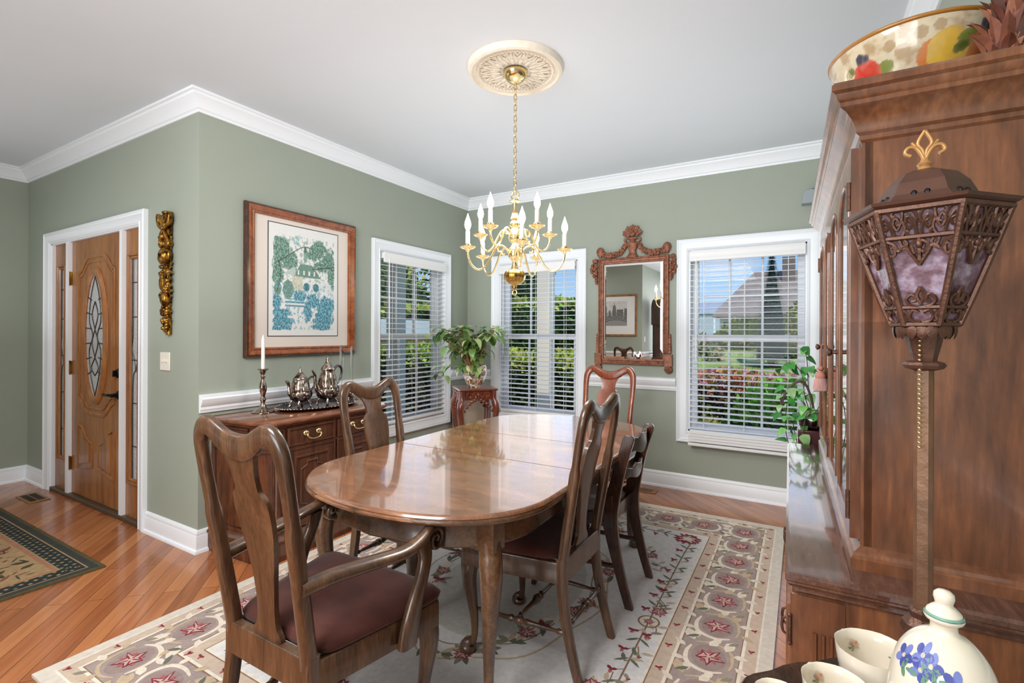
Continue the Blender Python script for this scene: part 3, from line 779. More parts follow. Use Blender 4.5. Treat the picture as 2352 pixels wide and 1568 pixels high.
for off, z in ((.012,.425),(0,.436),(.004,.450),(.03,.460),(.09,.466)):
    rg.append([(sgnpow(math.cos(2*PI*j/36),.35)*(.172-off), .015+sgnpow(math.sin(2*PI*j/36),.35)*(.17-off), z) for j in range(36)])
se.loft(rg); se.build('seat', M_seat2, t, smooth=60)

# ------------------------------------------------------------------ sideboard
SB = thing('sideboard', 'carved walnut sideboard with canted ends against the green wall under the framed print', 'sideboard', (XA+.02, 2.15, 0))
# local: x = out from the wall, y along the wall
def cant(d, off=0.0):
    return [(0,-.50-off),(d-.13,-.475-off),(d,-.40-off*.8),(d,.40+off*.8),(d-.13,.475+off),(0,.50+off)]
def sring(z, off, d=.50): return [(x+ (off if x > .01 else 0), y, z) for x, y in cant(d, off)]
MB().loft([sring(.150,0),sring(.765,0)]).build('carcass', M_side, SB, smooth=30)
MB().loft([sring(.765,.004),sring(.772,.012),sring(.778,.012)]).loft([sring(.778,.018),sring(.790,.034),sring(.800,.034),sring(.806,.028),sring(.810,.020)]).build('top', M_sidetop, SB, smooth=30)
MB().loft([sring(0,.018),sring(.100,.018),sring(.112,.026),sring(.122,.026),sring(.134,.012),sring(.150,.004)]).build('plinth', M_side, SB, smooth=30)
gold = M_brass
def ring2(mb, y0, y1, z0, z1, x, w=.010, h=.010):
    pts = [(y0,z0),(y1,z0),(y1,z1),(y0,z1)]
    vs = []; fs = []
    for (y, z, sy, sz) in ((y0,z0,1,1),(y1,z0,-1,1),(y1,z1,-1,-1),(y0,z1,1,-1)):
        for d_, q in ((0,0),(w*.3,h),(w*.8,h),(w,0)): vs.append((x+q, y+sy*d_, z+sz*d_))
    for i in range(4):
        j = (i+1) % 4
        for a in range(3): fs.append((i*4+a, j*4+a, j*4+a+1, i*4+a+1))
    return mb.add(vs, fs)
for k, (y0, y1) in enumerate(((-.345,.000),(.012,.357))):
    dr = MB().box(.495, .508, y0+.008, y1-.008, .648, .755); ring2(dr, y0+.004, y1-.004, .644, .759, .505, .016, .012)
    do = dr.build('drawer', M_side, SB, smooth=30)
    yc = (y0+y1)/2; p = MB()
    for s in (-1, 1):
        p.lathe([(0,.0),(.019,.0),(.019,.004),(.012,.010),(.006,.012),(.006,.022),(0,.022)], 14, T(.508, yc+s*.045, .712) @ RY(PI/2))
    p.tube(smooth_path([(.524,yc-.045,.712),(.532,yc-.047,.695),(.535,yc-.030,.680),(.536,yc,.676),(.535,yc+.030,.680),(.532,yc+.047,.695),(.524,yc+.045,.712)],5), .0045, 8)
    p.build('bail_pull', gold, do, smooth=60)
    dd = MB().box(.495, .508, y0+.004, y1-.004, .165, .630); ring2(dd, y0, y1, .160, .635, .505, .014, .010); ring2(dd, y0+.048, y1-.048, .21, .585, .506, .016, .012)
    # inner shaped panel with cut corners
    a, b, z0, z1, c = y0+.095, y1-.095, .255, .54, .040
    pts = [(a+c,z0),(b-c,z0),(b-c,z0+c*.6),(b,z0+c),(b,z1-c),(b-c,z1-c*.6),(b-c,z1),(a+c,z1),(a+c,z1-c*.6),(a,z1-c),(a,z0+c),(a+c,z0+c*.6)]
    dd.tube([(.508, y, z) for y, z in pts], (.008,.008), 8, closed=True, up=(1,0,0))
    dd.build('door', M_side, SB, smooth=30)
pil = MB()
for s in (-1, 1):
    y0, y1 = sorted((s*.357, s*.398)); ring2(pil, y0+.004, y1, .65, .755, .500, .010, .008); ring2(pil, y0+.004, y1, .17, .63, .500, .010, .008)
pil.box(.495, .512, -.39, .39, .634, .644)
pil.build('pilaster_trim', M_side, SB, smooth=30)
for s in (-1, 1):          # canted corner panels and the panelled ends
    mb = MB()
    A_, B_ = Vector((.37, s*.475)), Vector((.50, s*.40)); dv = (B_-A_).normalized(); nv = Vector((dv.y, -dv.x))*(-s)*-1
    if nv.y*s < 0: nv = -nv
    for z0, z1 in ((.65,.755),(.18,.62)):
        a, b = A_+dv*.02, B_-dv*.02
        mb.tube([(p.x+nv.x*.003, p.y+nv.y*.003, z) for p, z in ((a,z0),(b,z0),(b,z1),(a,z1))], .006, 6, closed=True)
        a, b = Vector((.04, s*.498)), Vector((.35, s*.477))
        mb.tube([(p.x, p.y+s*.002, z) for p, z in ((a,z0),(b,z0),(b,z1),(a,z1))], .008, 6, closed=True)
    mb.build('end_panel_trim', M_side, SB, smooth=40)

# ------------------------------------------------------------------ china cabinet
CB = thing('china_cabinet', 'large cherry china cabinet with arched glass doors against the right wall', 'cabinet', (-.033, 1.329, 0), math.radians(1.1))
CL, CD = 1.60, .475                 # length along y, depth along x
def rect(x0, x1, y0, y1): return [(x0,y0),(x1,y0),(x1,y1),(x0,y1)]
def rr(z, o, base): x0, x1, y0, y1 = base; return [(x,y,z) for x,y in rect(x0-o, x1, y0-o, y1+o)]
B0 = (.030, CD, .030, CL-.03)
MB().box(*B0, .10, .715).build('base_carcass', M_cab, CB, bev=.003)
MB().loft([rr(0,.02,B0),rr(.085,.02,B0),rr(.10,.004,B0)]).build('plinth', M_cab, CB, smooth=30)
MB().loft([rr(.705,.002,B0),rr(.712,.010,B0),rr(.722,.010,B0),rr(.726,.020,B0),rr(.733,.026,B0),rr(.738,.026,B0),rr(.742,.030,B0),rr(.752,.030,B0),rr(.758,.024,B0),rr(.760,.016,B0)]).build('countertop', M_cabtop, CB, smooth=30)
MB().box(.028, .12, .0265, .031, .12, .70).build('front_stile', M_cab, CB, smooth=0)
fl = MB()
for k in range(3): fl.tube([(.062+k*.016, .0255, .17), (.062+k*.016, .0255, .62)], .005, 6)
fl.build('fluting', M_cab, CB)
nd = 4; seg = (CL-.10)/nd
for k in range(nd):
    y0 = .05+k*seg; y1 = y0+seg
    dm = MB().box(.012, .032, y0+.006, y1-.006, .13, .69)
    vs = []; fs = []
    for (y, z, sy, sz) in ((y0+.05,.18,1,1),(y1-.05,.18,-1,1),(y1-.05,.64,-1,-1),(y0+.05,.64,1,-1)):
        for d_, q in ((0,0),(.006,.010),(.014,.010),(.030,-.002)): vs.append((.012-q, y+sy*d_, z+sz*d_))
    for i in range(4):
        j = (i+1) % 4
        for a in range(3): fs.append((i*4+a, i*4+a+1, j*4+a+1, j*4+a))
    dm.add(vs, fs); do = dm.build('base_door', M_cab, CB, bev=.003, smooth=30)
    for z in (.20, .60):
        MB().tube([(.010, y0+.004, z-.03), (.010, y0+.004, z+.03)], .005, 8).ball((.010, y0+.004, z+.034), .006, 8, 5).ball((.010, y0+.004, z-.034), .006, 8, 5).build('hinge', M_bronze, do)
    yh = y1-.03 if k % 2 == 0 else y0+.03
    MB().box(.008, .012, yh-.010, yh+.010, .40, .47).tube(smooth_path([(.008,yh,.455),(-.006,yh,.452),(-.010,yh,.43),(-.006,yh,.41),(.006,yh,.405)],4), .004, 6).build('drop_pull', M_bronze, do)
# hutch: sides, back, shelves, arched glazed doors, cornice
HX, HY0, HY1, HZ0, HZ1 = .158, .116, CL-.03, .76, 1.800
H0 = (HX, CD, HY0, HY1)
MB().loft([rr(.758,.022,H0),rr(.786,.022,H0),rr(.792,.016,H0),rr(.800,.014,H0),rr(.808,.004,H0),rr(.812,.0,H0)]).build('hutch_plinth', M_cab, CB, smooth=30)
for y in (HY0, HY1-.022): MB().box(HX+.004, CD, y, y+.022, .81, HZ1+.06).build('side_panel', M_cab, CB, bev=.002)
MB().box(CD-.012, CD, HY0+.02, HY1-.02, .81, HZ1+.06).build('back_panel', M_cab, CB, smooth=0)
MB().box(HX+.01, CD, HY0, HY1, HZ1-.01, HZ1+.06).build('top_panel', M_cab, CB, smooth=0)
for z in (1.12, 1.42): MB().box(HX+.05, CD-.012, HY0+.022, HY1-.022, z, z+.018).build('shelf', M_cab, CB, smooth=0)
cor = [(.0,1.780),(.006,1.786),(.006,1.796),(.014,1.802),(.014,1.812),(.022,1.832),(.036,1.850),(.048,1.858),(.048,1.868),(.054,1.874),(.058,1.886),(.066,1.892),(.066,1.904),(.060,1.912),(.050,1.914)]
MB().loft([rr(z,o,H0) for o, z in cor]).build('cornice', M_cab, CB, smooth=30)
hs = (HY1-HY0-.044)/4
st = MB().box(HX, HX+.022, HY0, HY0+.024, .81, HZ1).box(HX, HX+.022, HY1-.024, HY1, .81, HZ1).box(HX, HX+.022, HY0, HY1, HZ1-.02, HZ1)
st.build('face_frame', M_cab, CB, smooth=0)
for k in range(4):
    y0 = HY0+.022+k*hs+.003; y1 = y0+hs-.006; z0, z1 = .818, HZ1-.022; w = .044
    outer = [(y0,z0),(y1,z0),(y1,z1),(y0,z1)]
    yc = (y0+y1)/2; hw = (y1-y0)/2-w; zs = z1-.055-hw*.75
    arch = [(yc+hw*math.cos(PI*i/16), zs+hw*.75*math.sin(PI*i/16)) for i in range(17)]      # right to left over the top
    dm = MB(); x0, x1 = HX-.020, HX+.002
    # stiles and bottom rail
    dm.box(x0, x1, y0, y0+w, z0, zs).box(x0, x1, y1-w, y1, z0, zs).box(x0, x1, y0+w, y1-w, z0, z0+w+.01)
    top = [(y1, zs), (y1, z1), (y0, z1), (y0, zs)]
    L_ = [(y1-(y1-y0)*i/16, z1) for i in range(17)]
    for i in range(16):
        dm.add([(x0, *arch[i]), (x0, *arch[i+1]), (x0, *L_[i+1]), (x0, *L_[i]), (x1, *arch[i]), (x1, *arch[i+1]), (x1, *L_[i+1]), (x1, *L_[i])], [(0,1,2,3),(4,7,6,5),(0,4,5,1),(3,2,6,7)])
    dm.add([(x0,y1,zs),(x0,y1,z1),(x0,y1-w,zs),(x1,y1,zs),(x1,y1,z1),(x1,y1-w,zs)], [(0,3,4,1),(0,1,2),(3,5,4)])
    dm.add([(x0,y0,zs),(x0,y0,z1),(x0,y0+w,zs),(x1,y0,zs),(x1,y0,z1),(x1,y0+w,zs)], [(0,1,4,3),(0,2,1),(3,4,5)])
    do = dm.build('glass_door', M_cab, CB, smooth=0)
    bead = [(yc+hw*math.cos(PI*i/16), zs+hw*.75*math.sin(PI*i/16)) for i in range(17)]+[(y0+w, z0+w+.01),(y1-w, z0+w+.01)]
    MB().tube([(x0+.001, y, z) for y, z in bead], (.004,.005), 8, closed=True, up=(1,0,0)).build('glazing_bead', M_cab, do, smooth=50)
    MB().prism([(y,z) for y,z in bead], HX-.0175, HX-.0145, M=YZ).build('pane', M_cabglass, do, smooth=0)
    yh = y1-.022 if k % 2 == 0 else y0+.022
    MB().box(x0-.004, x0, yh-.009, yh+.009, 1.22, 1.30).lathe([(0,0),(.006,0),(.005,.012),(.012,.018),(.012,.024),(0,.028)], 12, T(x0-.004, yh, 1.265) @ RY(-PI/2)).build('knob', M_bronze, do)
    for z in (.90, 1.66):
        yq = y0+.002 if k % 2 == 0 else y1-.002
        MB().tube([(x0-.004, yq, z-.035), (x0-.004, yq, z+.035)], .005, 8).build('hinge', M_bronze, do)
# ------------------------------------------------------------------ chandelier
CH = thing('chandelier', 'two-tier polished brass chandelier with lit candle bulbs over the dining table', 'chandelier', (CHX, CHY, 0))
MB().lathe([(.066,CEIL-.022),(.066,CEIL-.030),(.058,CEIL-.050),(.040,CEIL-.070),(.020,CEIL-.078),(.008,CEIL-.084),(0,CEIL-.086)], 28).build('canopy', M_brass, CH, smooth=50)
ch = MB(); z = CEIL-.086; k = 0
while z > 2.085:
    pts = []
    for i in range(14):
        a = 2*PI*i/14; x = .0085*math.cos(a); zz = z-.014+.0185*math.sin(a)
        pts.append((x, 0, zz) if k % 2 == 0 else (0, x, zz))
    ch.tube(pts, .0023, 6, closed=True, up=(0,1,0) if k % 2 == 0 else (1,0,0)); z -= .0285; k += 1
ch.build('chain', M_brass, CH, smooth=60)
lp = MB().tube([(.022*math.cos(2*PI*i/20), 0, 2.060+.024*math.sin(2*PI*i/20)) for i in range(20)], .004, 8, closed=True, up=(0,1,0))
lp.build('hanging_ring', M_brass, CH, smooth=60)
MB().lathe([(0,2.040),(.010,2.038),(.030,2.030),(.030,2.026),(.012,2.018),(.012,1.985),(.018,1.950),(.024,1.935),(.014,1.925),(.026,1.912),(.028,1.895),(.016,1.885),(.022,1.870),(.030,1.850),(.034,1.832),(.030,1.815),(.016,1.80),(.020,1.788),(.030,1.775),(.034,1.758),(.034,1.728),(.026,1.715),(.014,1.705),(.012,1.69),(.018,1.672),(.020,1.662),(0,1.660)], 24).build('stem', M_brass, CH, smooth=60)
MB().lathe([(0,1.662),(.030,1.660),(.048,1.650),(.057,1.632),(.057,1.618),(.050,1.598),(.034,1.584),(.014,1.578),(.010,1.566),(.014,1.560),(.006,1.553),(0,1.552)], 48, lobes=12, amp=.04).build('ball', M_brassdk, CH, smooth=60)
MB().tube([(.013*math.cos(2*PI*i/18), 0, 1.538+.014*math.sin(2*PI*i/18)) for i in range(18)], .003, 8, closed=True, up=(0,1,0)).build('finial_ring', M_brass, CH, smooth=60)
M_bulb = emis('lit_bulb', (255,232,190), 9.0)
M_sleeve = plain('candle_sleeve', (240,234,220), .5)
def arm_(ang, pts, rc, zc, sc=1.0):
    Mx = RZ(ang); sm = smooth_path(pts, 6)
    a = MB().tube([(r, 0, z) for r, z in sm], .0055, 8, up=(0,1,0), M=Mx)
    a = a.build('arm', M_brass, CH, smooth=60)
    sc_ = MB()
    # little leaf scroll on the inner arch
    i = len(sm)//4
    r, z = sm[i]
    sc_.tube([(r+.0, 0, z), (r+.014, 0, z-.016), (r+.010, 0, z-.032), (r-.004, 0, z-.034), (r-.008, 0, z-.024)], [.005,.006,.005,.004,.003], 6, up=(0,1,0), M=Mx)
    sc_.build('scroll', M_brass, a, smooth=60)
    MB().lathe([(0,zc-.022),(.008,zc-.020),(.012,zc-.010),(.030,zc-.004),(.040,zc+.003),(.041,zc+.006),(.030,zc+.001),(.012,zc),(.012,zc+.004),(.017,zc+.012),(.017,zc+.018),(.012,zc+.022),(0,zc+.022)], 20, Mx @ T(rc,0,0)).build('bobeche', M_brass, a, smooth=60)
    MB().lathe([(.0115,zc+.020),(.0115,zc+.085),(.007,zc+.087),(0,zc+.087)], 16, Mx @ T(rc,0,0)).build('candle_sleeve', M_sleeve, a, smooth=40)
    MB().lathe([(.007,zc+.086),(.010,zc+.094),(.0155,zc+.108),(.017,zc+.120),(.015,zc+.135),(.009,zc+.152),(.004,zc+.166),(.0015,zc+.176),(0,zc+.178)], 14, Mx @ T(rc,0,0)).build('bulb', M_bulb, a, smooth=60)
cam_to = math.atan2(-CHY, -CHX)                       # towards the camera
low = [(.028,1.735),(.050,1.768),(.082,1.784),(.112,1.765),(.140,1.715),(.170,1.668),(.205,1.648),(.240,1.664),(.262,1.700),(.268,1.738)]
upp = [(.026,1.842),(.045,1.868),(.068,1.876),(.090,1.858),(.108,1.822),(.128,1.785),(.155,1.768),(.182,1.782),(.198,1.812),(.201,1.838)]
for k in range(5):
    arm_(cam_to+math.radians(7.5)+2*PI*k/5, low, .268, 1.757)
    arm_(cam_to+math.radians(34)+2*PI*k/5, upp, .201, 1.856)

# ------------------------------------------------------------------ framed print on the sage wall
def lerp(a, b, t): return tuple(x+(y-x)*t for x, y in zip(a, b))
def fbm(x, y, s=0.0, o=4):
    v = 0; a = .5; f = 1
    for _ in range(o):
        v += a*noise.noise((x*f, y*f, s)); a *= .5; f *= 2
    return v+.5
def paint(fn, w, h, nx, ny, M, mat, name, parent):
    """a sheet whose cells carry the print's inks"""
    vs = [(w*i/nx, 0, h*j/ny) for j in range(ny+1) for i in range(nx+1)]
    mb = MB(); fs = []; col = []
    ink_ = [fn(i/nx, j/ny) for j in range(ny+1) for i in range(nx+1)]
    for j in range(ny):
        for i in range(nx):
            a = j*(nx+1)+i; fs.append((a, a+1, a+nx+2, a+nx+1)); col.append([ink_[q] for q in fs[-1]])
    mb.v = [M @ Vector(p) for p in vs]; mb.f = fs; mb.m = [0]*len(fs); mb.c = col
    return mb.build(name, mat, parent, smooth=0)
def in_ell(x, y, cx, cy, a, b): return ((x-cx)/a)**2+((y-cy)/b)**2
def print_ink(u, v):
    paper = s2l((230,230,228)); g1 = s2l((84,122,108)); g2 = s2l((136,168,152)); t1 = s2l((64,128,148)); t2 = s2l((128,180,194)); ink = s2l((50,68,62)); och = s2l((190,184,148))
    n1 = fbm(u*9, v*9, 1); n2 = fbm(u*26, v*26, 5); n3 = fbm(u*55, v*55, 9, 3)
    c = paper
    edge = min(u, 1-u, v*1.0, 1-v)
    if edge < .04+.03*n1: return paper
    if v > .84 and u < .45 and n1 > .50: c = lerp(paper, t2, min(1,(n1-.5)*4))
    # foliage masses
    mass = 0
    for (cx, cy, a, b) in ((.16,.76,.15,.13),(.28,.68,.12,.10),(.12,.58,.09,.12),(.70,.82,.13,.09),(.86,.72,.13,.13),(.92,.58,.08,.14),(.60,.76,.12,.05),(.74,.66,.12,.05)):
        q = in_ell(u, v, cx, cy, a, b)
        if q < 1.15: mass = max(mass, 1.15-q+(n2-.5)*1.8)
    if mass > .02: c = lerp(c, g1 if n3 > .50 else g2, min(1, .35+mass*1.4))
    elif .50 < v < .92 and n2 > .60: c = lerp(c, g2, .7)
    # house: hipped roof, cream gable wall, cupola
    if .46 < v < .56 and .34 < u < .66:
        pass
    rt = (v-.545)/.12
    if 0 < rt < 1 and .36+.10*rt-.03 < u < .74-.14*rt: c = lerp(g1, g2, n3) if not (.15 < rt < .5 and int(u*26) % 2 == 0 and abs((u*26) % 1-.5) < .28) else paper
    if 0 < (v-.555)/.07 < 1 and .20 < u < .36 and v < .55+.55*(u-.18): c = lerp(g2, paper, n3)
    if .42 < v < .548 and .32 < u < .46: c = lerp(och, paper, n2*.8)
    if .42 < v < .50 and .46 <= u < .90: c = lerp(paper, t2, .3*n1)
    for cx in (.52, .66):
        if in_ell(u, v, cx, .455, .045, .04) < 1: c = lerp(t1, g1, n2)
    if .68 < v < .80 and abs(u-.50) < .022+.006*math.sin(v*90): c = g2
    if in_ell(u, v, .50, .80, .02, .03) < 1: c = g1
    for (cx, cy, a, b) in ((.26,.42,.075,.085),(.12,.42,.05,.06)):
        if in_ell(u, v, cx, cy, a, b) < 1+.5*(n2-.5): c = lerp(g1, g2, n3)
    # blue foreground: steps, shrubs, water
    blue = 0
    for (cx, cy, a, b) in ((.10,.30,.08,.07),(.16,.20,.14,.05),(.18,.12,.17,.07),(.42,.37,.10,.05),(.62,.33,.12,.07),(.80,.27,.13,.11),(.78,.16,.17,.08),(.90,.30,.06,.08),(.54,.22,.06,.09),(.74,.08,.15,.04),(.15,.06,.16,.04)):
        q = in_ell(u, v, cx, cy, a, b)
        if q < 1.2: blue = max(blue, 1.2-q+(n2-.5)*1.9)
    if blue > .05: c = lerp(c, t1 if n3 > .49 else t2, min(1, .35+blue*1.3))
    elif v < .48 and n2 > .60: c = lerp(c, t2, .7)
    if .22 < u < .50 and .25 < v < .34 and int(v*60) % 2 == 0: c = lerp(t1, t2, n2)
    if .12 < v < .22 and .28 < u < .52 and n2 > .58: c = lerp(c, t2, .8)
    # branch lines
    for f, u0, u1 in ((lambda x: .78-.05*math.sin(x*9)-.25*(x-.5)**2, .32, .62), (lambda x: .62+.14*(x-.55), .60, .95), (lambda x: .86-1.0*(x-.70), .72, .93), (lambda x: .70+.5*(x-.2), .12, .34)):
        if u0 < u < u1 and abs(v-f(u)) < .006: c = lerp(ink, c, .25)
    if abs(u-(.13+.03*math.sin(v*14))) < .007 and .38 < v < .66: c = lerp(ink, c, .3)
    if .28 < v < .72 and n3 > .70: c = lerp(c, ink, .35)
    return c
FP = thing('framed_print', 'large wood-framed blue-green print of a house among trees, above the sideboard', 'picture', (XA, 2.307, 1.660))
# local: x = along +Y? the frame group is turned so local x runs along the wall
FP.rotation_euler = (0,0,PI/2)
fw, fh = .452, .508
frame_sweep(-fw, fw, -fh, fh, [(0,0),(0,.022),(.008,.036),(.016,.038),(.016,0)], 0).build('frame_edge', wood('dark_frame_wood', (44,20,12), (62,30,18), (84,42,24), (7,7,7), .25, .5, bmp=.01), FP, smooth=30)
frame_sweep(-fw+.016, fw-.016, -fh+.016, fh-.016, [(0,0),(0,.038),(.008,.040),(.018,.034),(.032,.026),(.038,.030),(.046,.026),(.050,.014),(.050,0)], 0).build('frame', wood('frame_wood', (104,48,20), (140,74,34), (168,96,48), (7,7,7), .25, .5, bmp=.01), FP, smooth=30)
MB().box(-fw+.06, fw-.06, -.010, -.002, -fh+.06, fh-.06).build('mat_board', plain('mat_board', (226,216,206), .8), FP, smooth=0)
iw0, iw1, iz0, iz1 = -.285, .285, -.365, .405
paint(print_ink, iw1-iw0, iz1-iz0, 190, 240, T(iw0, -.0125, iz0), M_print, 'print', FP)
MB().box(iw0-.006, iw1+.006, -.0118, -.0105, iz0-.006, iz1+.006).build('ruled_line', plain('ink_line', (70,66,62), .7), FP, smooth=0)

# ------------------------------------------------------------------ gilt garland on the entry wall
GL = thing('wall_garland', 'tall narrow gilt garland of carved fruit hanging on the green entry wall', 'wall decoration', (-3.455, YD, 1.68))
g = MB()
def gb(x, z, rx, rz, y=-.022, ry=.022, ribs=0):
    if ribs:
        g.lathe([(rx*math.sin(PI*i/10), rz*math.cos(PI*i/10)) for i in range(11)][::-1], 32, T(x, y, z) @ Matrix.Diagonal((1, ry/rx*1.05, 1, 1)), lobes=ribs, amp=.06)
    else: g.ball((x, y, z), (rx, ry, rz), 10, 7)
rnd = random.Random(3)
g.tube(smooth_path([(.0,-.012,.39),(.004,-.014,.2),(-.004,-.014,0),(.004,-.012,-.2),(.02,-.010,-.38)],5), [(.055-.033*i/20, .018) for i in range(21)], 10, up=(0,1,0))
# ribbon bow at the top
for s in (-1, 1):
    g.tube(smooth_path([(0,-.03,.30),(s*.030,-.035,.34),(s*.062,-.034,.375),(s*.066,-.030,.33),(s*.035,-.034,.295),(0,-.03,.29)],4), [(.012,.016)]*21, 8, up=(0,1,0))
    g.tube(smooth_path([(0,-.03,.29),(s*.025,-.036,.25),(s*.05,-.030,.20)],4), [(.010,.012)]*9, 8, up=(0,1,0))
for q in (-.012, 0, .012): g.tube([(q, -.04, .29), (q*1.6, -.034, .36), (q*1.8+.0, -.02, .385)], [.009,.011,.006], 6)
gb(.0, .388, .028, .012); gb(0, .287, .016, .014, -.042, .012)
gb(.022,.115,.044,.052,-.034,.036,12); gb(-.036,.105,.026,.040,-.026,.024,8)
gb(-.020,.190,.024,.032,-.03,.024,8); gb(.02,.205,.024,.022); gb(.045,.19,.020,.024); gb(-.05,.235,.018,.018); gb(.0,.235,.017,.017,-.036)
gb(-.028,-.055,.026,.055,-.022,.022,10); gb(.018,-.16,.030,.046,-.03,.028,10); gb(-.025,-.135,.022,.030,-.026,.022,8)
for i in range(95):
    z = .06-.43*rnd.random(); wdt = .055-.04*max(0, -z)/.38
    if -.12 > z > -.2 and rnd.random() < .5: continue
    x = .012*(-z)/.38+rnd.uniform(-wdt, wdt); r = rnd.uniform(.009,.017)
    gb(x, z, r, r, -.018-.018*rnd.random()*(1-abs(x)/.08), r)
for i in range(80):
    z = rnd.uniform(-.36,.27); wdt = (.062-.04*max(0, -z)/.38); s = rnd.choice((-1,1))
    x = s*wdt*rnd.uniform(.7,1.0)+.012*max(0,-z)/.38
    g.leaf((x*.6, -.022, z), (s*.8, -.15, rnd.uniform(-.8,.8)), rnd.uniform(.028,.046), .024, .5, (0,-1,0), .12)
g.build('carving', M_gold, GL, smooth=60)

# ------------------------------------------------------------------ carved mirror
MR = thing('wall_mirror', 'carved gilt wall mirror with an urn crest, hung above the far dining chair', 'mirror', (-1.302, YB, 1.53))
mw, m0, m1 = .318, -.490, .470
frame_sweep(-mw, mw, m0, m1, [(0,0),(0,.020),(.006,.030),(.014,.032),(.020,.024),(.034,.022),(.040,.028),(.048,.026),(.054,.014),(.054,0)], 0).build('frame', M_mirfr, MR, smooth=30)
bd = MB()
for s in (-1, 1):
    for i in range(58): bd.ball((s*(mw-.027), -.024, m0+.03+i*(m1-m0-.06)/57), (.005,.005,.006), 6, 4)
for i in range(38):
    for z in (m0+.027,): bd.ball((-mw+.03+i*(2*mw-.06)/37, -.024, z), (.006,.005,.005), 6, 4)
bd.build('beading', M_mirfr, MR, smooth=60)
gl = MB(); bv = .022; a, b_, c_, d_ = -mw+.05, mw-.05, m0+.05, m1-.05
gl.add([(a,-.010,c_),(b_,-.010,c_),(b_,-.010,d_),(a,-.010,d_),(a+bv,-.0125,c_+bv),(b_-bv,-.0125,c_+bv),(b_-bv,-.0125,d_-bv),(a+bv,-.0125,d_-bv)], [(4,5,6,7),(0,1,5,4),(1,2,6,5),(2,3,7,6),(3,0,4,7)])
gl.build('bevelled_glass', M_mirror, MR, smooth=0)
cr = MB(); rnd = random.Random(11)
cr.lathe([(.0,0),(.052,0),(.052,.012),(.040,.020),(.030,.050),(.040,.085),(.060,.115),(.058,.128),(.044,.136),(.024,.146),(.024,.156),(.046,.160),(.050,.170),(0,.176)], 20, T(0,-.022,m1-.004) @ Matrix.Diagonal((1,.5,1,1)))
for i in range(46):
    a = rnd.uniform(0, PI); r = rnd.uniform(.0,.056)
    x, z = r*math.cos(a), m1+.175+r*1.35*math.sin(a)
    cr.ball((x, -.022-.022*rnd.random(), z+.012), (.013,.012,.013), 7, 5)
for i in range(26):
    a = PI*(i+.5)/26; q = .45+.55*((i*7) % 5)/4
    cr.leaf((.05*q*math.cos(a), -.030-.008*(1-q), m1+.185+.055*q*math.sin(a)), (math.cos(a), -.35, math.sin(a)*1.3), .052, .028, .5, (0,-1,0))
cr.build('urn_finial', M_mirfr, MR, smooth=60)
for s in (-1, 1):
    cr = MB()
    cr.tube(smooth_path([(s*.050,-.022,m1+.115),(s*.072,-.024,m1+.150),(s*.066,-.024,m1+.165),(s*.060,-.022,m1+.14)],4), .007, 6)
    pth = smooth_path([(s*.060,-.022,m1+.100),(s*.105,-.022,m1+.050),(s*.165,-.022,m1+.026),(s*.225,-.022,m1+.030),(s*.285,-.022,m1+.040)], 8)
    for q in pth[::1]:
        for _ in range(3):
            cr.ball((q[0]+rnd.uniform(-.008,.008), -.020-.016*rnd.random(), q[2]+rnd.uniform(-.018,.018)), (.013,.011,.012), 7, 5)
        cr.leaf((q[0], -.026, q[2]), (s*rnd.uniform(-.5,1), -.3, rnd.uniform(-1,1)), .036, .02, .5, (0,-1,0))
    cr.build('leaf_swag', M_mirfr, MR, smooth=60); cr = MB()
    cr.lathe([(0,0),(.014,0),(.016,.01),(.026,.022),(.034,.045),(.034,.062),(.026,.082),(.012,.092),(0,.094)], 16, T(s*.300,-.022,m1+.012) @ Matrix.Diagonal((1,.7,1,1)), lobes=8, amp=.05)
    cr.build('corner_finial', M_mirfr, MR, smooth=60); cr = MB()
    for i in range(44):
        t_ = rnd.random(); x = s*(mw+.012+.052*math.sin(PI*min(1,t_*.9+.15))*rnd.random()); z = m1-.005-.215*t_
        cr.ball((x, -.018-.018*rnd.random(), z), (.014,.012,.015), 7, 5)
    for i in range(8):
        cr.leaf((s*(mw+.01), -.022, m1-.02-.025*i), (s*1, -.2, -.5), .055-.004*i, .03, .5, (0,-1,0))
    cr.build('side_pendant', M_mirfr, MR, smooth=60); cr = MB()
    # lower brackets: leaves above a fluted block and a shell foot
    for i in range(6):
        cr.leaf((s*(mw-.004), -.020, m0+.10+i*.028), (s*.45, -.1, 1), .06-.003*i, .028, .4, (0,-1,0))
    xb = sorted((s*(mw-.034), s*(mw+.030)))
    cr.box(xb[0], xb[1], -.034, 0, m0-.002, m0+.10)
    for i in range(5):
        cr.tube([(s*(mw-.002)+(i-2)*.004, -.036, m0), (s*(mw-.002)+(i-2)*.014, -.030, m0-.050+abs(i-2)*.008)], [.005,.010], 8)
    cr.ball((s*(mw-.002), -.016, m0-.030), (.036,.016,.036), 12, 7)
    cr.build('shell_bracket', M_mirfr, MR, smooth=60)
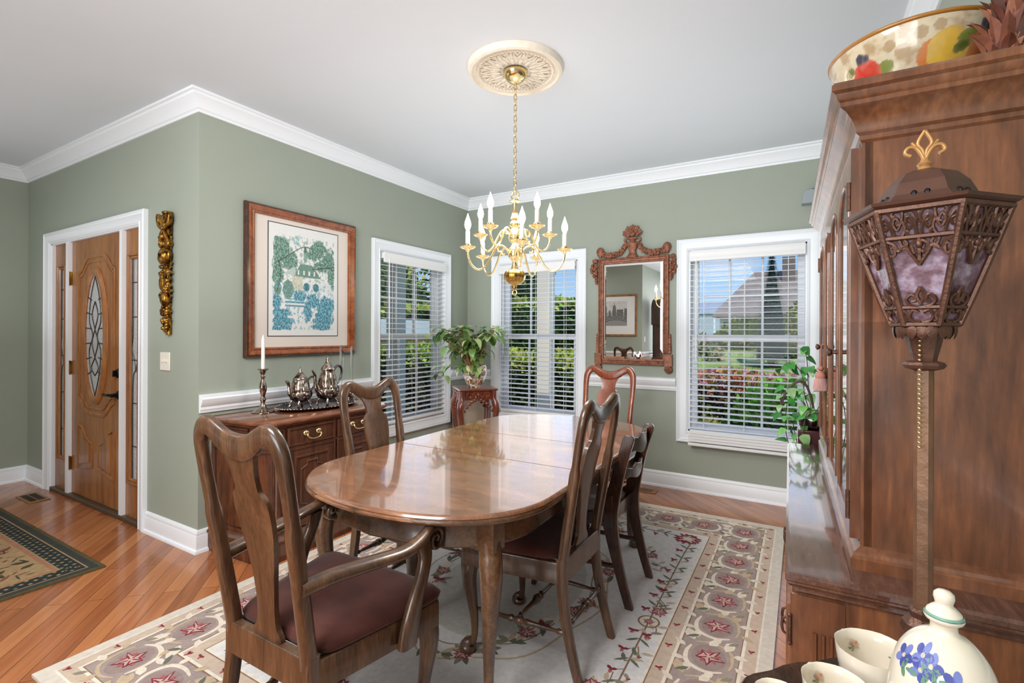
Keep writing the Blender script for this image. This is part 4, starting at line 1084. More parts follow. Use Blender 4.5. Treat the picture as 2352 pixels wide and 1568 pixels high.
# ------------------------------------------------------------------ things on the sideboard
SBZ = .810
cs = thing('candlestick', 'ornate silver candlestick with a tall white candle, on the sideboard left end', 'candlestick', (-2.945, 1.888, SBZ))
MB().lathe([(0,0),(.066,.0),(.068,.006),(.060,.010),(.050,.014),(.030,.024),(.018,.040),(.012,.060),(.014,.072),(.022,.082),(.014,.092),(.012,.105),(.020,.135),(.023,.155),(.020,.175),(.012,.205),(.010,.218),(.016,.228),(.011,.236),(.018,.250),(.020,.266),(.030,.270),(.031,.276),(.014,.278),(0,.272)], 24, lobes=8, amp=.05).build('stem', M_silver, cs, smooth=60)
MB().lathe([(.0115,.27),(.0110,.36),(.0100,.462),(.006,.478),(.002,.49),(0,.492)], 16).build('candle', M_candle, cs, smooth=60)
tr = thing('serving_tray', 'oval silver serving tray with an ornate rim under the coffee service', 'tray', (-2.850, 2.235, SBZ))
def oval(a, b, z, n=72, sc=0): return [(a*(1+sc*math.cos(12*2*PI*k/n))*math.cos(2*PI*k/n), b*(1+sc*math.cos(12*2*PI*k/n))*math.sin(2*PI*k/n), z) for k in range(n)]
rg = [oval(.15,.25,.0),oval(.165,.27,.002),oval(.180,.285,.012,sc=.005),oval(.196,.305,.018,sc=.012),oval(.198,.308,.022,sc=.014),oval(.190,.298,.021,sc=.010),oval(.178,.282,.013),oval(.163,.268,.006)]
MB().loft(rg, cap=False).add(rg[0], [tuple(reversed(range(72)))]).add(rg[-1], [tuple(range(72))]).build('dish', M_silvdk, tr, smooth=50)
rm = MB()
for k in range(72):
    a = 2*PI*k/72; rm.ball((.195*math.cos(a), .303*math.sin(a), .022), (.008,.008,.005), 6, 4)
rm.build('rim_ornament', M_silver, tr, smooth=60)
def pot(name, label, loc, rz, prof, lid, spout, handle, feet, h):
    p = thing(name, label, name.split('_')[-1], loc, rz, 'silver coffee service')
    MB().lathe(prof, 36, lobes=10, amp=.035).build('body', M_silver, p, smooth=60)
    MB().lathe(lid, 28, lobes=10, amp=.02).build('lid', M_silver, p, smooth=60)
    s = smooth_path(spout, 5); MB().tube([q[:3] for q in s], [q[3] for q in s], 10, up=(0,1,0)).build('spout', M_silver, p, smooth=60)
    s = smooth_path(handle, 5); MB().tube([q[:3] for q in s], [q[3] for q in s], 8, up=(0,1,0)).build('handle', M_silvdk, p, smooth=60)
    for k in range(4):
        a = PI/4+k*PI/2; c, s_ = math.cos(a), math.sin(a)
        MB().tube([(c*feet, s_*feet, .045), (c*(feet+.014), s_*(feet+.014), .026), (c*(feet+.010), s_*(feet+.010), .010), (c*(feet+.020), s_*(feet+.020), .004)], [.009,.008,.007,.010], 8).build('foot', M_silver, p, smooth=60)
    bd = MB()
    for k in range(22):
        a = 2*PI*k/22; bd.ball((h[1]*math.cos(a), h[1]*math.sin(a), h[0]), (.006,.006,.009), 6, 5)
    bd.build('band_ornament', M_silvdk, p, smooth=60)
    return p
pot('silver_teapot', 'low silver teapot with fluted body, first pot right of the candlestick', (-2.905, 2.130, SBZ+.008), -PI/2,
    [(.0,.035),(.040,.036),(.060,.050),(.072,.075),(.074,.095),(.064,.110),(.058,.118),(.055,.150),(.046,.180),(.042,.186),(0,.186)],
    [(.046,.184),(.047,.190),(.040,.198),(.028,.212),(.016,.228),(.008,.238),(.011,.246),(.006,.256),(.003,.266),(0,.268)],
    [(.060,0,.085,.020),(.078,0,.100,.018),(.084,0,.130,.013),(.086,0,.155,.011),(.100,0,.174,.012),(.110,0,.178,.008)],
    [(-.052,0,.165,.006),(-.075,0,.190,.007),(-.100,0,.195,.007),(-.112,0,.170,.007),(-.104,0,.130,.006),(-.080,0,.100,.006),(-.066,0,.090,.005)], .050, (.110,.066))
pot('silver_coffee_pot', 'tall silver coffee pot with looped handle, standing between the teapot and the chair back', (-2.85, 2.305, SBZ+.008), -PI/2+.1,
    [(.0,.035),(.040,.036),(.062,.050),(.076,.078),(.078,.100),(.070,.118),(.064,.126),(.062,.150),(.056,.185),(.046,.215),(.040,.232),(.042,.240),(0,.240)],
    [(.044,.238),(.046,.246),(.040,.256),(.026,.272),(.016,.290),(.010,.302),(.013,.312),(.006,.326),(.003,.340),(0,.342)],
    [(.066,0,.090,.022),(.096,0,.120,.017),(.106,0,.165,.012),(.112,0,.205,.010),(.128,0,.236,.009),(.142,0,.246,.006)],
    [(-.044,0,.215,.007),(-.064,0,.245,.009),(-.096,0,.262,.009),(-.124,0,.250,.009),(-.132,0,.215,.008),(-.116,0,.165,.007),(-.090,0,.135,.006),(-.072,0,.125,.005)], .052, (.118,.072))
pot('silver_creamer', 'small silver creamer on the tray end, half hidden by the chair back', (-2.80, 2.435, SBZ+.008), -PI/2+.3,
    [(.0,.030),(.030,.031),(.046,.045),(.050,.065),(.042,.080),(.034,.090),(.036,.110),(.044,.122),(0,.118)],
    [(.030,.118),(.022,.122),(.008,.126),(.005,.134),(0,.136)],
    [(.030,0,.105,.012),(.044,0,.118,.010),(.058,0,.128,.006)],
    [(-.034,0,.100,.005),(-.056,0,.130,.005),(-.070,0,.120,.005),(-.062,0,.085,.005),(-.044,0,.070,.004)], .034, (.082,.044))
M_crys = newmat('crystal')[0]
b = M_crys.node_tree.nodes['Principled BSDF']; b.inputs['Transmission Weight'].default_value = 1; b.inputs['Roughness'].default_value = .02; b.inputs['IOR'].default_value = 1.45
for loc, lab in (((-2.96, 2.520, SBZ), 'clear glass candle holder behind the coffee pot handle'), ((-2.97, 2.630, SBZ), 'clear glass candle holder standing nearest the window, behind the chair back')):
    cg = thing('crystal_candle_holder', lab, 'candle holder', loc, 0, 'clear glass candle holders')
    MB().lathe([(0,0),(.040,0),(.040,.006),(.016,.016),(.007,.03),(.005,.12),(.006,.20),(.009,.24),(0,.24)], 18).build('stem', M_crys, cg, smooth=60)
    MB().lathe([(0,.24),(.012,.242),(.014,.27),(.0145,.385),(.012,.402),(.005,.41),(0,.412)], 14).build('glass_candle', M_crys, cg, smooth=60)

# ------------------------------------------------------------------ carved plant stand and plant in the corner
PSX, PSY, PSZ = -2.690, 3.865, .805
ps = thing('plant_stand', 'carved rosewood plant stand with curved legs in the corner between two windows', 'plant stand', (PSX, PSY, 0), math.radians(48))
h = .165
MB().box(-h-.018, h+.018, -h-.018, h+.018, PSZ-.022, PSZ).build('top', M_rose, ps, bev=.008, seg=3)
ap = MB()
for k in range(4):
    Mx = RZ(k*PI/2)
    ap.box(-h+.02, h-.02, -h+.004, -h+.018, PSZ-.105, PSZ-.022, M=Mx)
    # pierced scrollwork and the leafy lower edge
    for s in (-1, 1):
        for q in (.035, .085):
            ap.tube(smooth_path([(s*(q-.026),-h,PSZ-.060),(s*q,-h-.004,PSZ-.036),(s*(q+.022),-h-.002,PSZ-.056),(s*q,-h-.004,PSZ-.086),(s*(q-.014),-h,PSZ-.066)],4), .006, 6, M=Mx)
        for i in range(5):
            x = s*(.03+.026*i); z = PSZ-.108-.010*i-.0012*i*i*3
            ap.ball((x, -h+.008, z), (.018,.010,.016), 7, 5, M=Mx)
    ap.ball((0, -h, PSZ-.060), (.016,.008,.020), 8, 6, M=Mx)
ap.build('carved_apron', M_rose, ps, smooth=50)
for k in range(4):
    a = PI/4+k*PI/2; dd = (math.cos(a), math.sin(a)); r0 = h*1.30
    q = smooth_path([(0,PSZ-.022,.026),(0,PSZ-.10,.028),(.020,PSZ-.15,.034),(.026,PSZ-.20,.030),(.010,PSZ-.30,.023),(-.015,.30,.019),(-.02,.16,.017),(.0,.07,.020),(.028,.028,.026),(.032,.008,.024),(.032,0,.02)],4)
    MB().tube([(dd[0]*(r0+o), dd[1]*(r0+o), z) for o, z, r in q], [r for o, z, r in q], 10, up=(dd[0],dd[1],0), p=2.6).build('leg', M_rose, ps, smooth=50)
pt = thing('potted_plant', 'broad-leaved green plant in a brown and white mottled bowl on the carved stand', 'plant', (PSX, PSY, PSZ))
def potcol():
    m, nt, b = newmat('blue_white_glaze'); v = coords(nt, (1,1,1))
    n = N(nt, 'ShaderNodeTexNoise', Scale=34.0, Detail=3.0, Distortion=1.0); nt.links.new(v, n.inputs['Vector'])
    r = ramp(nt, [(.40, s2l((112,78,50))), (.50, s2l((176,138,96))), (.60, s2l((226,226,228)))], n.outputs['Fac']); nt.links.new(r.outputs['Color'], b.inputs['Base Color'])
    b.inputs['Roughness'].default_value = .12; return m
MB().lathe([(0,0),(.062,0),(.066,.012),(.090,.050),(.112,.110),(.118,.155),(.112,.190),(.104,.204),(.108,.212),(.098,.212),(.096,.200),(.104,.150),(0,.14)], 32).build('pot', potcol(), pt, smooth=60)
bk = wood('bark', (96,62,36), (140,96,58), (176,128,84), (14,14,3), .8, 0, bmp=.5)
tk = MB(); rnd = random.Random(5)
stems = []
for k, (dx, dy, hh, r) in enumerate(((-.03,-.05,.34,.022),(-.10,-.06,.30,.010),(.07,.02,.36,.010),(.02,.06,.28,.009),(-.05,.07,.30,.009),(.12,-.06,.30,.009),(-.12,-.10,.30,.008),(.05,-.09,.26,.009),(-.03,-.13,.34,.008))):
    p0 = Vector((dx*.3, dy*.3, .17)); p1 = Vector((dx*.9, dy*.9, .17+hh*.5)); p2 = Vector((dx*2.0, dy*2.0, .17+hh)); p3 = p2+Vector((dx*.8, dy*.8, -.02 if hh < .25 else .03))
    s = smooth_path([tuple(p0), tuple(p1), tuple(p2), tuple(p3)], 6); stems.append(s)
    tk.tube(s, [r*(1-.6*i/(len(s)-1)) for i in range(len(s))], 8)
tk.build('stem', bk, pt, smooth=60)
lf = MB(); greens = [s2l(c) for c in ((84,126,56),(108,148,70),(132,166,88),(70,104,50),(150,180,112),(118,134,66))]; pale = [s2l(c) for c in ((176,190,132),(196,196,150),(206,190,150))]
def spray(s, n, lo=.35):
    for i in range(n):
        t_ = lo+(1-lo)*(i+rnd.random()*.5)/n; q = s[min(len(s)-1, int(t_*(len(s)-1)))]
        a = rnd.uniform(0, 2*PI); el = rnd.uniform(-.45, .75)
        dd = (math.cos(a)*math.cos(el), math.sin(a)*math.cos(el), math.sin(el))
        L = rnd.uniform(.095, .150); st = .035
        b_ = Vector(q)+Vector(dd)*st; tip = b_+Vector(dd)*L
        if PSX+min(tip.x, b_.x) < -3.03 or PSY+tip.y > 4.26: continue
        c = rnd.choice(greens) if rnd.random() < .86 else rnd.choice(pale)
        lf.tube([q, tuple(b_)], .0022, 5, col=greens[1])
        lf.leaf(b_, dd, L, L*rnd.uniform(.42,.54), rnd.uniform(.25,1.0), (0,0,1), .10, col=c, n=6)
for s in stems: spray(s, 24, .28)
# low hanging branch to the left
hb = smooth_path([(-.04,-.05,.20),(-.12,-.14,.24),(-.17,-.22,.17),(-.19,-.27,.10)], 6)
lf.tube(hb, .004, 6, col=greens[5]); spray(hb, 9, .3)
for i in range(26):
    a = rnd.uniform(2.9, 5.6); q = (.10*math.cos(a), .10*math.sin(a), .20)
    lf.leaf(q, (math.cos(a), math.sin(a), rnd.uniform(-.3,.6)), rnd.uniform(.10,.15), rnd.uniform(.05,.068), rnd.uniform(.8,1.5), (0,0,1), .1, col=rnd.choice(pale if i % 3 == 0 else greens), n=6)
lf.build('foliage', M_leaf, pt, smooth=60)
bk2 = thing('wall_panel', 'pale marbled tile leaning behind the legs of the carved plant stand', 'tile', (-2.94, 4.13, 0), math.radians(45))
mt = plain('marbled_tile', (186,172,152), .3, var=.2, vscale=7)
MB().box(-.17, .17, -.01, .01, .0, .70).build('slab', mt, bk2, bev=.004)

# ------------------------------------------------------------------ on top of, and on, the china cabinet
BX, BY, BZ = .262, 1.760, 1.915
bw = thing('fruit_bowl', 'large ceramic bowl painted with fruit on top of the china cabinet', 'bowl', (BX, BY, BZ))
prof = [(.085,.0),(.090,.010),(.115,.028),(.150,.075),(.174,.125),(.188,.168),(.194,.196)]
PR = smooth_path(prof, 14); nb = 300; ang_cam = math.atan2(-BY, -BX)
pc = dict(bg=s2l((206,192,164)), bg2=s2l((176,152,118)), red=s2l((196,44,34)), red2=s2l((216,92,60)), yel=s2l((218,176,66)), org=s2l((206,112,44)), grn=s2l((112,128,44)), grn2=s2l((84,96,36)), blu=s2l((70,66,84)))
fruits = [(-1.02,.10,.030,'grn'),(-.42,.096,.036,'grn'),(-.80,.088,.026,'red2'),(-.60,.104,.036,'red'),(-.86,.130,.018,'grn2'),(-.64,.150,.012,'blu'),(-.56,.146,.009,'blu'),(.26,.104,.034,'org'),(.44,.110,.046,'yel'),(.66,.140,.024,'grn'),(.60,.118,.020,'grn2'),(.80,.134,.020,'grn'),(.96,.110,.045,'org'),(1.15,.12,.03,'yel'),(.84,.166,.010,'blu'),(.92,.160,.012,'blu'),(1.6,.10,.05,'red'),(2.3,.10,.05,'yel'),(3.1,.10,.05,'red'),(-1.7,.10,.05,'yel'),(-2.4,.10,.04,'org'),(-.25,.150,.012,'bg2'),(-.10,.13,.016,'bg2'),(.10,.160,.014,'bg2'),(.30,.168,.012,'bg2')]
bm_ = MB(); vs = []; fs = []; cc = []
for r, z in PR:
    for k in range(nb):
        a = 2*PI*k/nb; vs.append((r*math.cos(a), r*math.sin(a), z))
def glaze(a, z):
    da = (a-ang_cam+PI) % (2*PI)-PI
    nz = fbm(a*5, z*30, 2); c = lerp(pc['bg'], pc['bg2'], max(0, min(1, (nz-.48)*4)))
    for (fa, fz, fr_, fc) in fruits:
        dx = ((da-fa+PI) % (2*PI)-PI)*.17; qd = math.hypot(dx, (z-fz)*.9)
        if fc in ('grn', 'grn2'): qd = math.hypot(dx*.8+(z-fz)*.5, ((z-fz)*.9-dx*.5)*1.6)
        if qd < fr_: c = lerp(pc[fc], lerp(pc[fc], pc['bg2'], .45), max(0, min(1, (qd/fr_)**2*.8+(nz-.5))))
    return c
gz = [[glaze(2*PI*k/nb, PR[i][1]) for k in range(nb)] for i in range(len(PR))]
for i in range(len(PR)-1):
    for k in range(nb):
        q = (k+1) % nb; fs.append((i*nb+k, i*nb+q, (i+1)*nb+q, (i+1)*nb+k))
        cc.append([gz[i][k], gz[i][q], gz[i+1][q], gz[i+1][k]])
bm_.v = [Vector(p) for p in vs]; bm_.f = fs; bm_.m = [0]*len(fs); bm_.c = cc
bm_.add([(r*.97, 0, 0) for r, z in []] or [], [])
ins = [(.190,.196),(.182,.165),(.166,.120),(.140,.075),(.10,.035),(.0,.025)]
bm_.lathe(ins, nb, col=pc['bg'], cap=False).lathe([(0,.0),(.085,.0)], nb, col=pc['bg2'], cap=False)
M_glz = attr_mat('glazed_paint', .14, .05, 60, coat=.5)
bm_.build('bowl', M_glz, bw, smooth=50)
MB().tube([(.192*math.cos(2*PI*k/72), .192*math.sin(2*PI*k/72), .196) for k in range(72)], (.007,.006), 8, closed=True, up=(0,0,1)).build('rim', plain('amber_rim', (166,112,46), .2, coat=.4), bw, smooth=60)
dl = thing('leaf_ornament', 'red-brown ornament of layered dry leaves beside the painted bowl on the cabinet', 'ornament', (.392, 1.545, 1.916))
cn = MB(); rnd = random.Random(21); br_ = [s2l(c) for c in ((136,80,60),(108,58,42),(158,104,80),(82,44,32),(124,70,46))]
ax = Vector((.18, -.10, 1)).normalized()
for i in range(300):
    t_ = i/300; a = i*2.39996+rnd.uniform(-.2,.2); rad = .034+.040*math.sin(PI*min(1,.25+t_*.75))
    u = ax.orthogonal().normalized(); w = ax.cross(u)
    out = u*math.cos(a)+w*math.sin(a)
    b_ = ax*(.005+.27*t_)+out*rad*.45
    cn.leaf(b_, out*rnd.uniform(.10,.50)+ax*.9+Vector((rnd.uniform(-.15,.15), rnd.uniform(-.15,.15), 0)), rnd.uniform(.05,.085), rnd.uniform(.018,.030), rnd.uniform(-.6,.5), tuple(-out), .25, col=rnd.choice(br_), n=4)
cn.tube([tuple(ax*.0), tuple(ax*.27)], [.04,.02], 10, col=br_[3])
cn.build('scales', attr_mat('dried_scales', .6, .2, 60), dl, smooth=50)
ts = thing('door_tassel', 'pink tassel hanging from a knob on the cabinet glass doors', 'tassel', (.066, 2.42, 1.145))
ts.scale = (.75,.75,.75)
pk = plain('pink_silk', (192,146,138), .7, var=.12, vscale=40, sheen=.3); pk2 = plain('coral_silk', (190,126,110), .7, var=.1, vscale=40)
MB().tube([(.004,0,.175),(0,0,.055)], .0025, 6).tube([(.018,0,.178),(.004,0,.175)], .0025, 6).build('cord', pk2, ts)
MB().ball((0,0,.044), (.017,.017,.013), 14, 9).lathe([(.004,.032),(.012,.026),(.022,.014),(.027,-.004),(.024,-.010)], 18, cap=False).build('head', pk2, ts, smooth=60)
MB().lathe([(.022,-.006),(.028,-.020),(.033,-.060),(.035,-.078),(.028,-.080),(0,-.078)], 44, lobes=22, amp=.05).build('fringe', pk, ts, smooth=60)

# ------------------------------------------------------------------ ivy on its stand beyond the cabinet
IX, IY = .055, 3.50
iv = thing('ivy_stand', 'dark red pedestal stand holding the trailing ivy beside the right window', 'plant stand', (IX, IY, 0))
mr = plain('oxblood_wood', (72,30,36), .3, coat=.3)
MB().lathe([(0,0),(.13,0),(.13,.02),(.05,.05),(.030,.08),(.026,.35),(.030,.62),(.026,.66),(0,.66)], 20).build('column', mr, iv, smooth=50)
MB().box(-.075, .075, -.075, .075, .66, .745).build('top_block', mr, iv, bev=.006)
ip = thing('trailing_ivy', 'trailing green ivy in a silver-rimmed pot beside the right window', 'plant', (IX, IY, .745))
MB().lathe([(0,0),(.055,0),(.070,.020),(.082,.060),(.078,.070),(.066,.064),(0,.055)], 24).build('pot', M_silvdk, ip, smooth=60)
vn = MB(); iv_l = MB(); rnd = random.Random(9); g3 = [s2l(c) for c in ((64,150,62),(96,172,84),(48,122,52),(122,186,100),(140,180,120))]
vines = [[(0,0,.06),(-.04,-.02,.20),(-.06,-.02,.34),(-.12,-.03,.40),(-.17,-.04,.36)],[(0,0,.06),(-.02,.02,.24),(-.03,0,.42),(-.05,.0,.50)],[(0,0,.06),(-.08,-.03,.22),(-.13,-.05,.16),(-.14,-.06,0.0),(-.11,-.06,-.16),(-.10,-.05,-.24)],[(0,0,.06),(-.06,.04,.10),(-.10,.04,.02),(-.08,.03,-.10),(-.06,.02,-.22)],[(0,0,.06),(-.05,-.04,.16),(-.14,-.04,.26),(-.17,-.05,.14),(-.15,-.04,.05)],[(0,0,.06),(.05,-.03,.2),(.03,-.05,.34),(-.02,-.06,.38)],[(0,0,.06),(.03,-.04,.12),(-.03,-.08,.10),(-.05,-.09,-.02)]]
for v_ in vines:
    s = smooth_path(v_, 7); vn.tube(s, .0026, 6)
    for i in range(3, len(s), 3):
        q = s[i]; a = rnd.uniform(0, 2*PI); dd = (math.cos(a)*.6-.25, math.sin(a)*.6-.2, rnd.uniform(-.7,.2)); L = rnd.uniform(.055,.085)
        iv_l.leaf(q, dd, L, L*.72, rnd.uniform(.2,.7), (-.2,-.5,1), .06, col=rnd.choice(g3), n=6, shape=.62)
vn.build('vine', plain('vine_stem', (96,84,52), .6), ip, smooth=60)
iv_l.build('foliage', M_leaf, ip, smooth=60)
ih = MB().tube(smooth_path([(.02,0,.03),(-.01,-.01,.20),(-.05,-.02,.285),(-.11,-.03,.26),(-.155,-.04,.18),(-.165,-.04,.10)],6), (.010,.007), 8)
ih.build('support_hoop', plain('driftwood', (84,66,60), .5), ip, smooth=60)

# ------------------------------------------------------------------ lantern floor lamp
LX, LY = .187, 1.128
lp = thing('floor_lamp', 'bronze lantern floor lamp with a filigree hexagonal shade, before the cabinet end panel', 'lamp', (LX, LY, 0), math.radians(-14.4))
nS = 6
def hexr(r, z, ph=0): return [(r*math.cos(2*PI*k/nS+ph), r*math.sin(2*PI*k/nS+ph), z) for k in range(nS)]
# shade frame: ribs and hoops
zt, zm1, zlo, zb = 1.530, 1.4835, 1.367, 1.338
def rad(z): return .047+(.110-.047)*((z-zb)/(zt-zb))**.95
hoops = [(zt,.0060),(zm1,.0045),(zlo,.0040),(zb,.0050)]
fr = MB()
for z, w in hoops:
    P = hexr(rad(z), z); fr.tube(P, (w,w), 6, closed=True, up=(0,0,1))
for k in range(nS):
    a = 2*PI*k/nS
    fr.tube([(rad(z)*math.cos(a), rad(z)*math.sin(a), z) for z in (zb, zb+.05, (zb+zt)/2, zt-.05, zt)], .0055, 8)
fr.build('shade_frame', M_bronze, lp, smooth=40)
def wall_pt(k, u, z):
    a0, a1 = 2*PI*k/nS, 2*PI*(k+1)/nS; r = rad(z)+.0005
    p0 = Vector((r*math.cos(a0), r*math.sin(a0), z)); p1 = Vector((r*math.cos(a1), r*math.sin(a1), z))
    return p0+(p1-p0)*(.5+u*.5)
for k in range(nS):
    fi = MB()
    def fil(pts, r=.0026):
        s = smooth_path(pts, 4); fi.tube([tuple(wall_pt(k, u, z)) for u, z in s], r, 5)
    hb_ = zt-zm1
    for s in (-1, 1):
        for o in (.20, .52, .82):     # crowded scrolls in the deep top band
            f_ = -1 if o == .52 else 1
            zc_ = lambda v: zm1+hb_*(v if f_ > 0 else 1-v)
            fil([(s*(o-.14), zc_(.05)), (s*(o-.10), zc_(.38)), (s*(o+.04), zc_(.72)), (s*(o+.13), zc_(.50)), (s*(o+.05), zc_(.28)), (s*(o-.03), zc_(.48)), (s*(o+.05), zc_(.55))])
            fil([(s*(o-.10), zc_(.38)), (s*(o-.16), zc_(.70)), (s*(o-.06), zc_(.95))]); fil([(s*(o+.10), zc_(.05)), (s*(o+.15), zc_(.25)), (s*(o+.06), zc_(.20))])
        # lace hanging below the band
        fil([(s*.97, zm1-.004), (s*.74, zm1-.010), (s*.62, zm1-.022), (s*.40, zm1-.014), (s*.24, zm1-.028), (0, zm1-.046)], .0034)
        fil([(s*.95, zm1-.006), (s*.93, zm1-.026), (s*.76, zm1-.028), (s*.72, zm1-.014), (s*.84, zm1-.016)], .003)
        fil([(s*.55, zm1-.004), (s*.46, zm1-.018), (s*.34, zm1-.010), (s*.40, zm1-.004)], .003); fil([(s*.05, zm1-.006), (s*.22, zm1-.012), (s*.16, zm1-.026), (s*.05, zm1-.022)], .003)
        # rings and cresting at the foot
        fil([(s*.04, zlo), (s*.48, zlo+.004), (s*.62, zlo+.014), (s*.34, zlo+.022), (s*.22, zlo+.012), (s*.40, zlo+.010)], .003); fil([(0, zlo+.034), (s*.16, zlo+.020), (0, zlo+.006)], .003)
        fil([(s*.04, zb+.004), (s*.45, zb+.006), (s*.60, zb+.014), (s*.40, zb+.024), (s*.10, zb+.020)], .003); fil([(s*.95, zb+.004), (s*.70, zb+.016), (s*.95, zb+.026)], .003)
    fil([(0, zm1), (0, zm1-.04)], .0036); fil([(-.99, zm1), (.99, zm1)], .003); fil([(-.99, zlo), (.99, zlo)], .003); fil([(-.99, zt), (-.99, zb)], .003); fil([(.99, zt), (.99, zb)], .003)
    fil([(-.99, zt-.002), (.99, zt-.002)], .003); fil([(-.99, zb), (.99, zb)], .003)
    fi.ball(tuple(wall_pt(k, 0, zm1-.012)), (.006,.006,.008), 7, 5)
    # leafy skirt
    for u in (-.6, 0, .6):
        p = wall_pt(k, u, zb); o = Vector((p.x, p.y, 0)).normalized()
        fi.leaf(p, (o.x*.25, o.y*.25, -1), .028, .018, -.5, tuple(-o), .1, n=4)
    fi.build('filigree_panel', M_bronze, lp, smooth=60)
def amethyst():
    m, nt, b = newmat('mottled_amber_glass'); v = coords(nt)
    n = N(nt, 'ShaderNodeTexNoise', Scale=42.0, Detail=3.0); nt.links.new(v, n.inputs['Vector'])
    r = ramp(nt, [(.36, s2l((84,58,62))), (.52, s2l((136,106,122))), (.68, s2l((188,172,194)))], n.outputs['Fac']); nt.links.new(r.outputs['Color'], b.inputs['Base Color'])
    b.inputs['Roughness'].default_value = .15; b.inputs['Transmission Weight'].default_value = .25; bump(nt, b, n.outputs['Fac'], .5, .006); return m
gp = MB()
gp.loft([hexr(rad(z)-.004, z) for z in (zb+.002, zlo, 1.42, zm1, zt-.003)], cap=False)
gp.build('glass_panels', amethyst(), lp, smooth=20)
# flared eave and domed cap
dk = plain('cap_bronze', (96,66,54), .4, metal=.5, var=.15, vscale=20)
MB().loft([hexr(.104,1.529),hexr(.121,1.538),hexr(.124,1.543),hexr(.110,1.546),hexr(.082,1.550),hexr(.070,1.562),hexr(.060,1.584),hexr(.044,1.602),hexr(.022,1.611),hexr(.010,1.613)], cap=True).build('cap', dk, lp, smooth=15)
hl = MB()
for k in range(nS):
    a = 2*PI*(k+.5)/nS
    for q in (-.16, .16):
        hl.ball((.0610*math.cos(a+q*.9), .0610*math.sin(a+q*.9), 1.560), (.005,.005,.007), 6, 5)
hl.build('vent_hole', M_black, lp)
fn = MB(); Rz = RZ(math.radians(20))
fn.lathe([(0,1.611),(.013,1.612),(.009,1.618),(.012,1.623),(.007,1.628),(.005,1.634),(0,1.635)], 14)
z0 = 1.628
for s in (-1, 1):
    fn.tube(smooth_path([(0,0,z0-.004),(s*.004,0,z0+.012),(s*.013,0,z0+.026),(s*.024,0,z0+.027),(s*.028,0,z0+.018),(s*.020,0,z0+.012)],5), (.0034,.0034), 8, up=(0,1,0), M=Rz)
    fn.tube(smooth_path([(0,0,z0),(s*.003,0,z0+.020),(s*.010,0,z0+.034),(0,0,z0+.055)],5), (.0030,.0030), 8, up=(0,1,0), M=Rz)
    fn.tube([(s*.009,0,z0+.024),(s*.019,0,z0+.036)], .0025, 6, M=Rz)
fn.build('fleur_de_lis_finial', M_giltiron, lp, smooth=60)
MB().lathe([(.008,1.338),(.036,1.336),(.036,1.326),(.027,1.318),(.024,1.302),(.020,1.285),(.018,1.274),(.028,1.271),(.031,1.266),(.027,1.260),(.014,1.256),(.0,1.254)], 8).build('socket_cup', M_bronze, lp, smooth=20)
MB().tube([(0,0,1.26),(0,0,.80)], .0142, 8, p=3).build('post', plain('gilt_post', (122,90,68), .45, metal=.4, var=.25, vscale=14, bmp=.2, bscale=60), lp, smooth=20)
MB().lathe([(.013,.835),(.020,.828),(.020,.818),(.030,.805),(.033,.792),(.024,.782),(.014,.772),(0,.772)], 8).build('knop', M_bronze, lp, smooth=20)
MB().tube([(0,0,.775),(0,0,.05)], .011, 8, p=3).build('post', M_bronze, lp, smooth=20)
MB().lathe([(0,0),(.115,0),(.115,.012),(.085,.024),(.050,.040),(.018,.056),(.012,.075),(0,.075)], 8).build('base', M_bronze, lp, smooth=20)
bc = MB(); av = -PI*.55
for i in range(24): bc.ball((.024*math.cos(av), .024*math.sin(av), 1.318-.0085*i), (.003,.003,.003), 6, 4)
bc.build('pull_chain', M_brass, lp, smooth=60)

# ------------------------------------------------------------------ piecrust table with porcelain, bottom right
PX, PY, PZ = .150, .765, .755
pb = thing('piecrust_table', 'small dark table with a scalloped piecrust rim in the bottom corner, holding porcelain', 'table', (PX, PY, 0))
def scal(r, z, n=96): return [((r+.010*abs(math.sin(4*2*PI*k/n))*(1 if r > .2 else .6)+.004*math.cos(16*2*PI*k/n))*math.cos(2*PI*k/n), (r+.010*abs(math.sin(4*2*PI*k/n))+.004*math.cos(16*2*PI*k/n))*math.sin(2*PI*k/n), z) for k in range(96)]
rg = [scal(.17,PZ-.018),scal(.215,PZ-.016),scal(.228,PZ-.002),scal(.232,PZ+.020),scal(.228,PZ+.025),scal(.222,PZ+.020),scal(.214,PZ+.004),scal(.205,PZ)]
MB().loft(rg, cap=True).build('tray_top', M_dark, pb, smooth=50)
MB().lathe([(0,.20),(.030,.20),(.036,.24),(.024,.30),(.020,.42),(.030,.52),(.034,.58),(.020,.66),(.024,.70),(.060,.735),(.06,.738),(0,.738)], 20).build('pedestal', M_dark, pb, smooth=60)
for k in range(3):
    a = 2*PI*k/3+.4; q = smooth_path([(.02,.25,.020),(.08,.24,.022),(.15,.12,.018),(.19,.04,.016),(.225,.016,.020),(.235,.012,.016)],5)
    MB().tube([(r*math.cos(a), r*math.sin(a), z) for r, z, w in q], [w*.75 for r, z, w in q], 10).build('leg', M_dark, pb, smooth=60)
def daub(lst):
    mb = MB()
    return mb
bl1, bl2, lg, rd_ = s2l((66,74,146)), s2l((108,120,180)), s2l((96,138,110)), s2l((190,120,84))
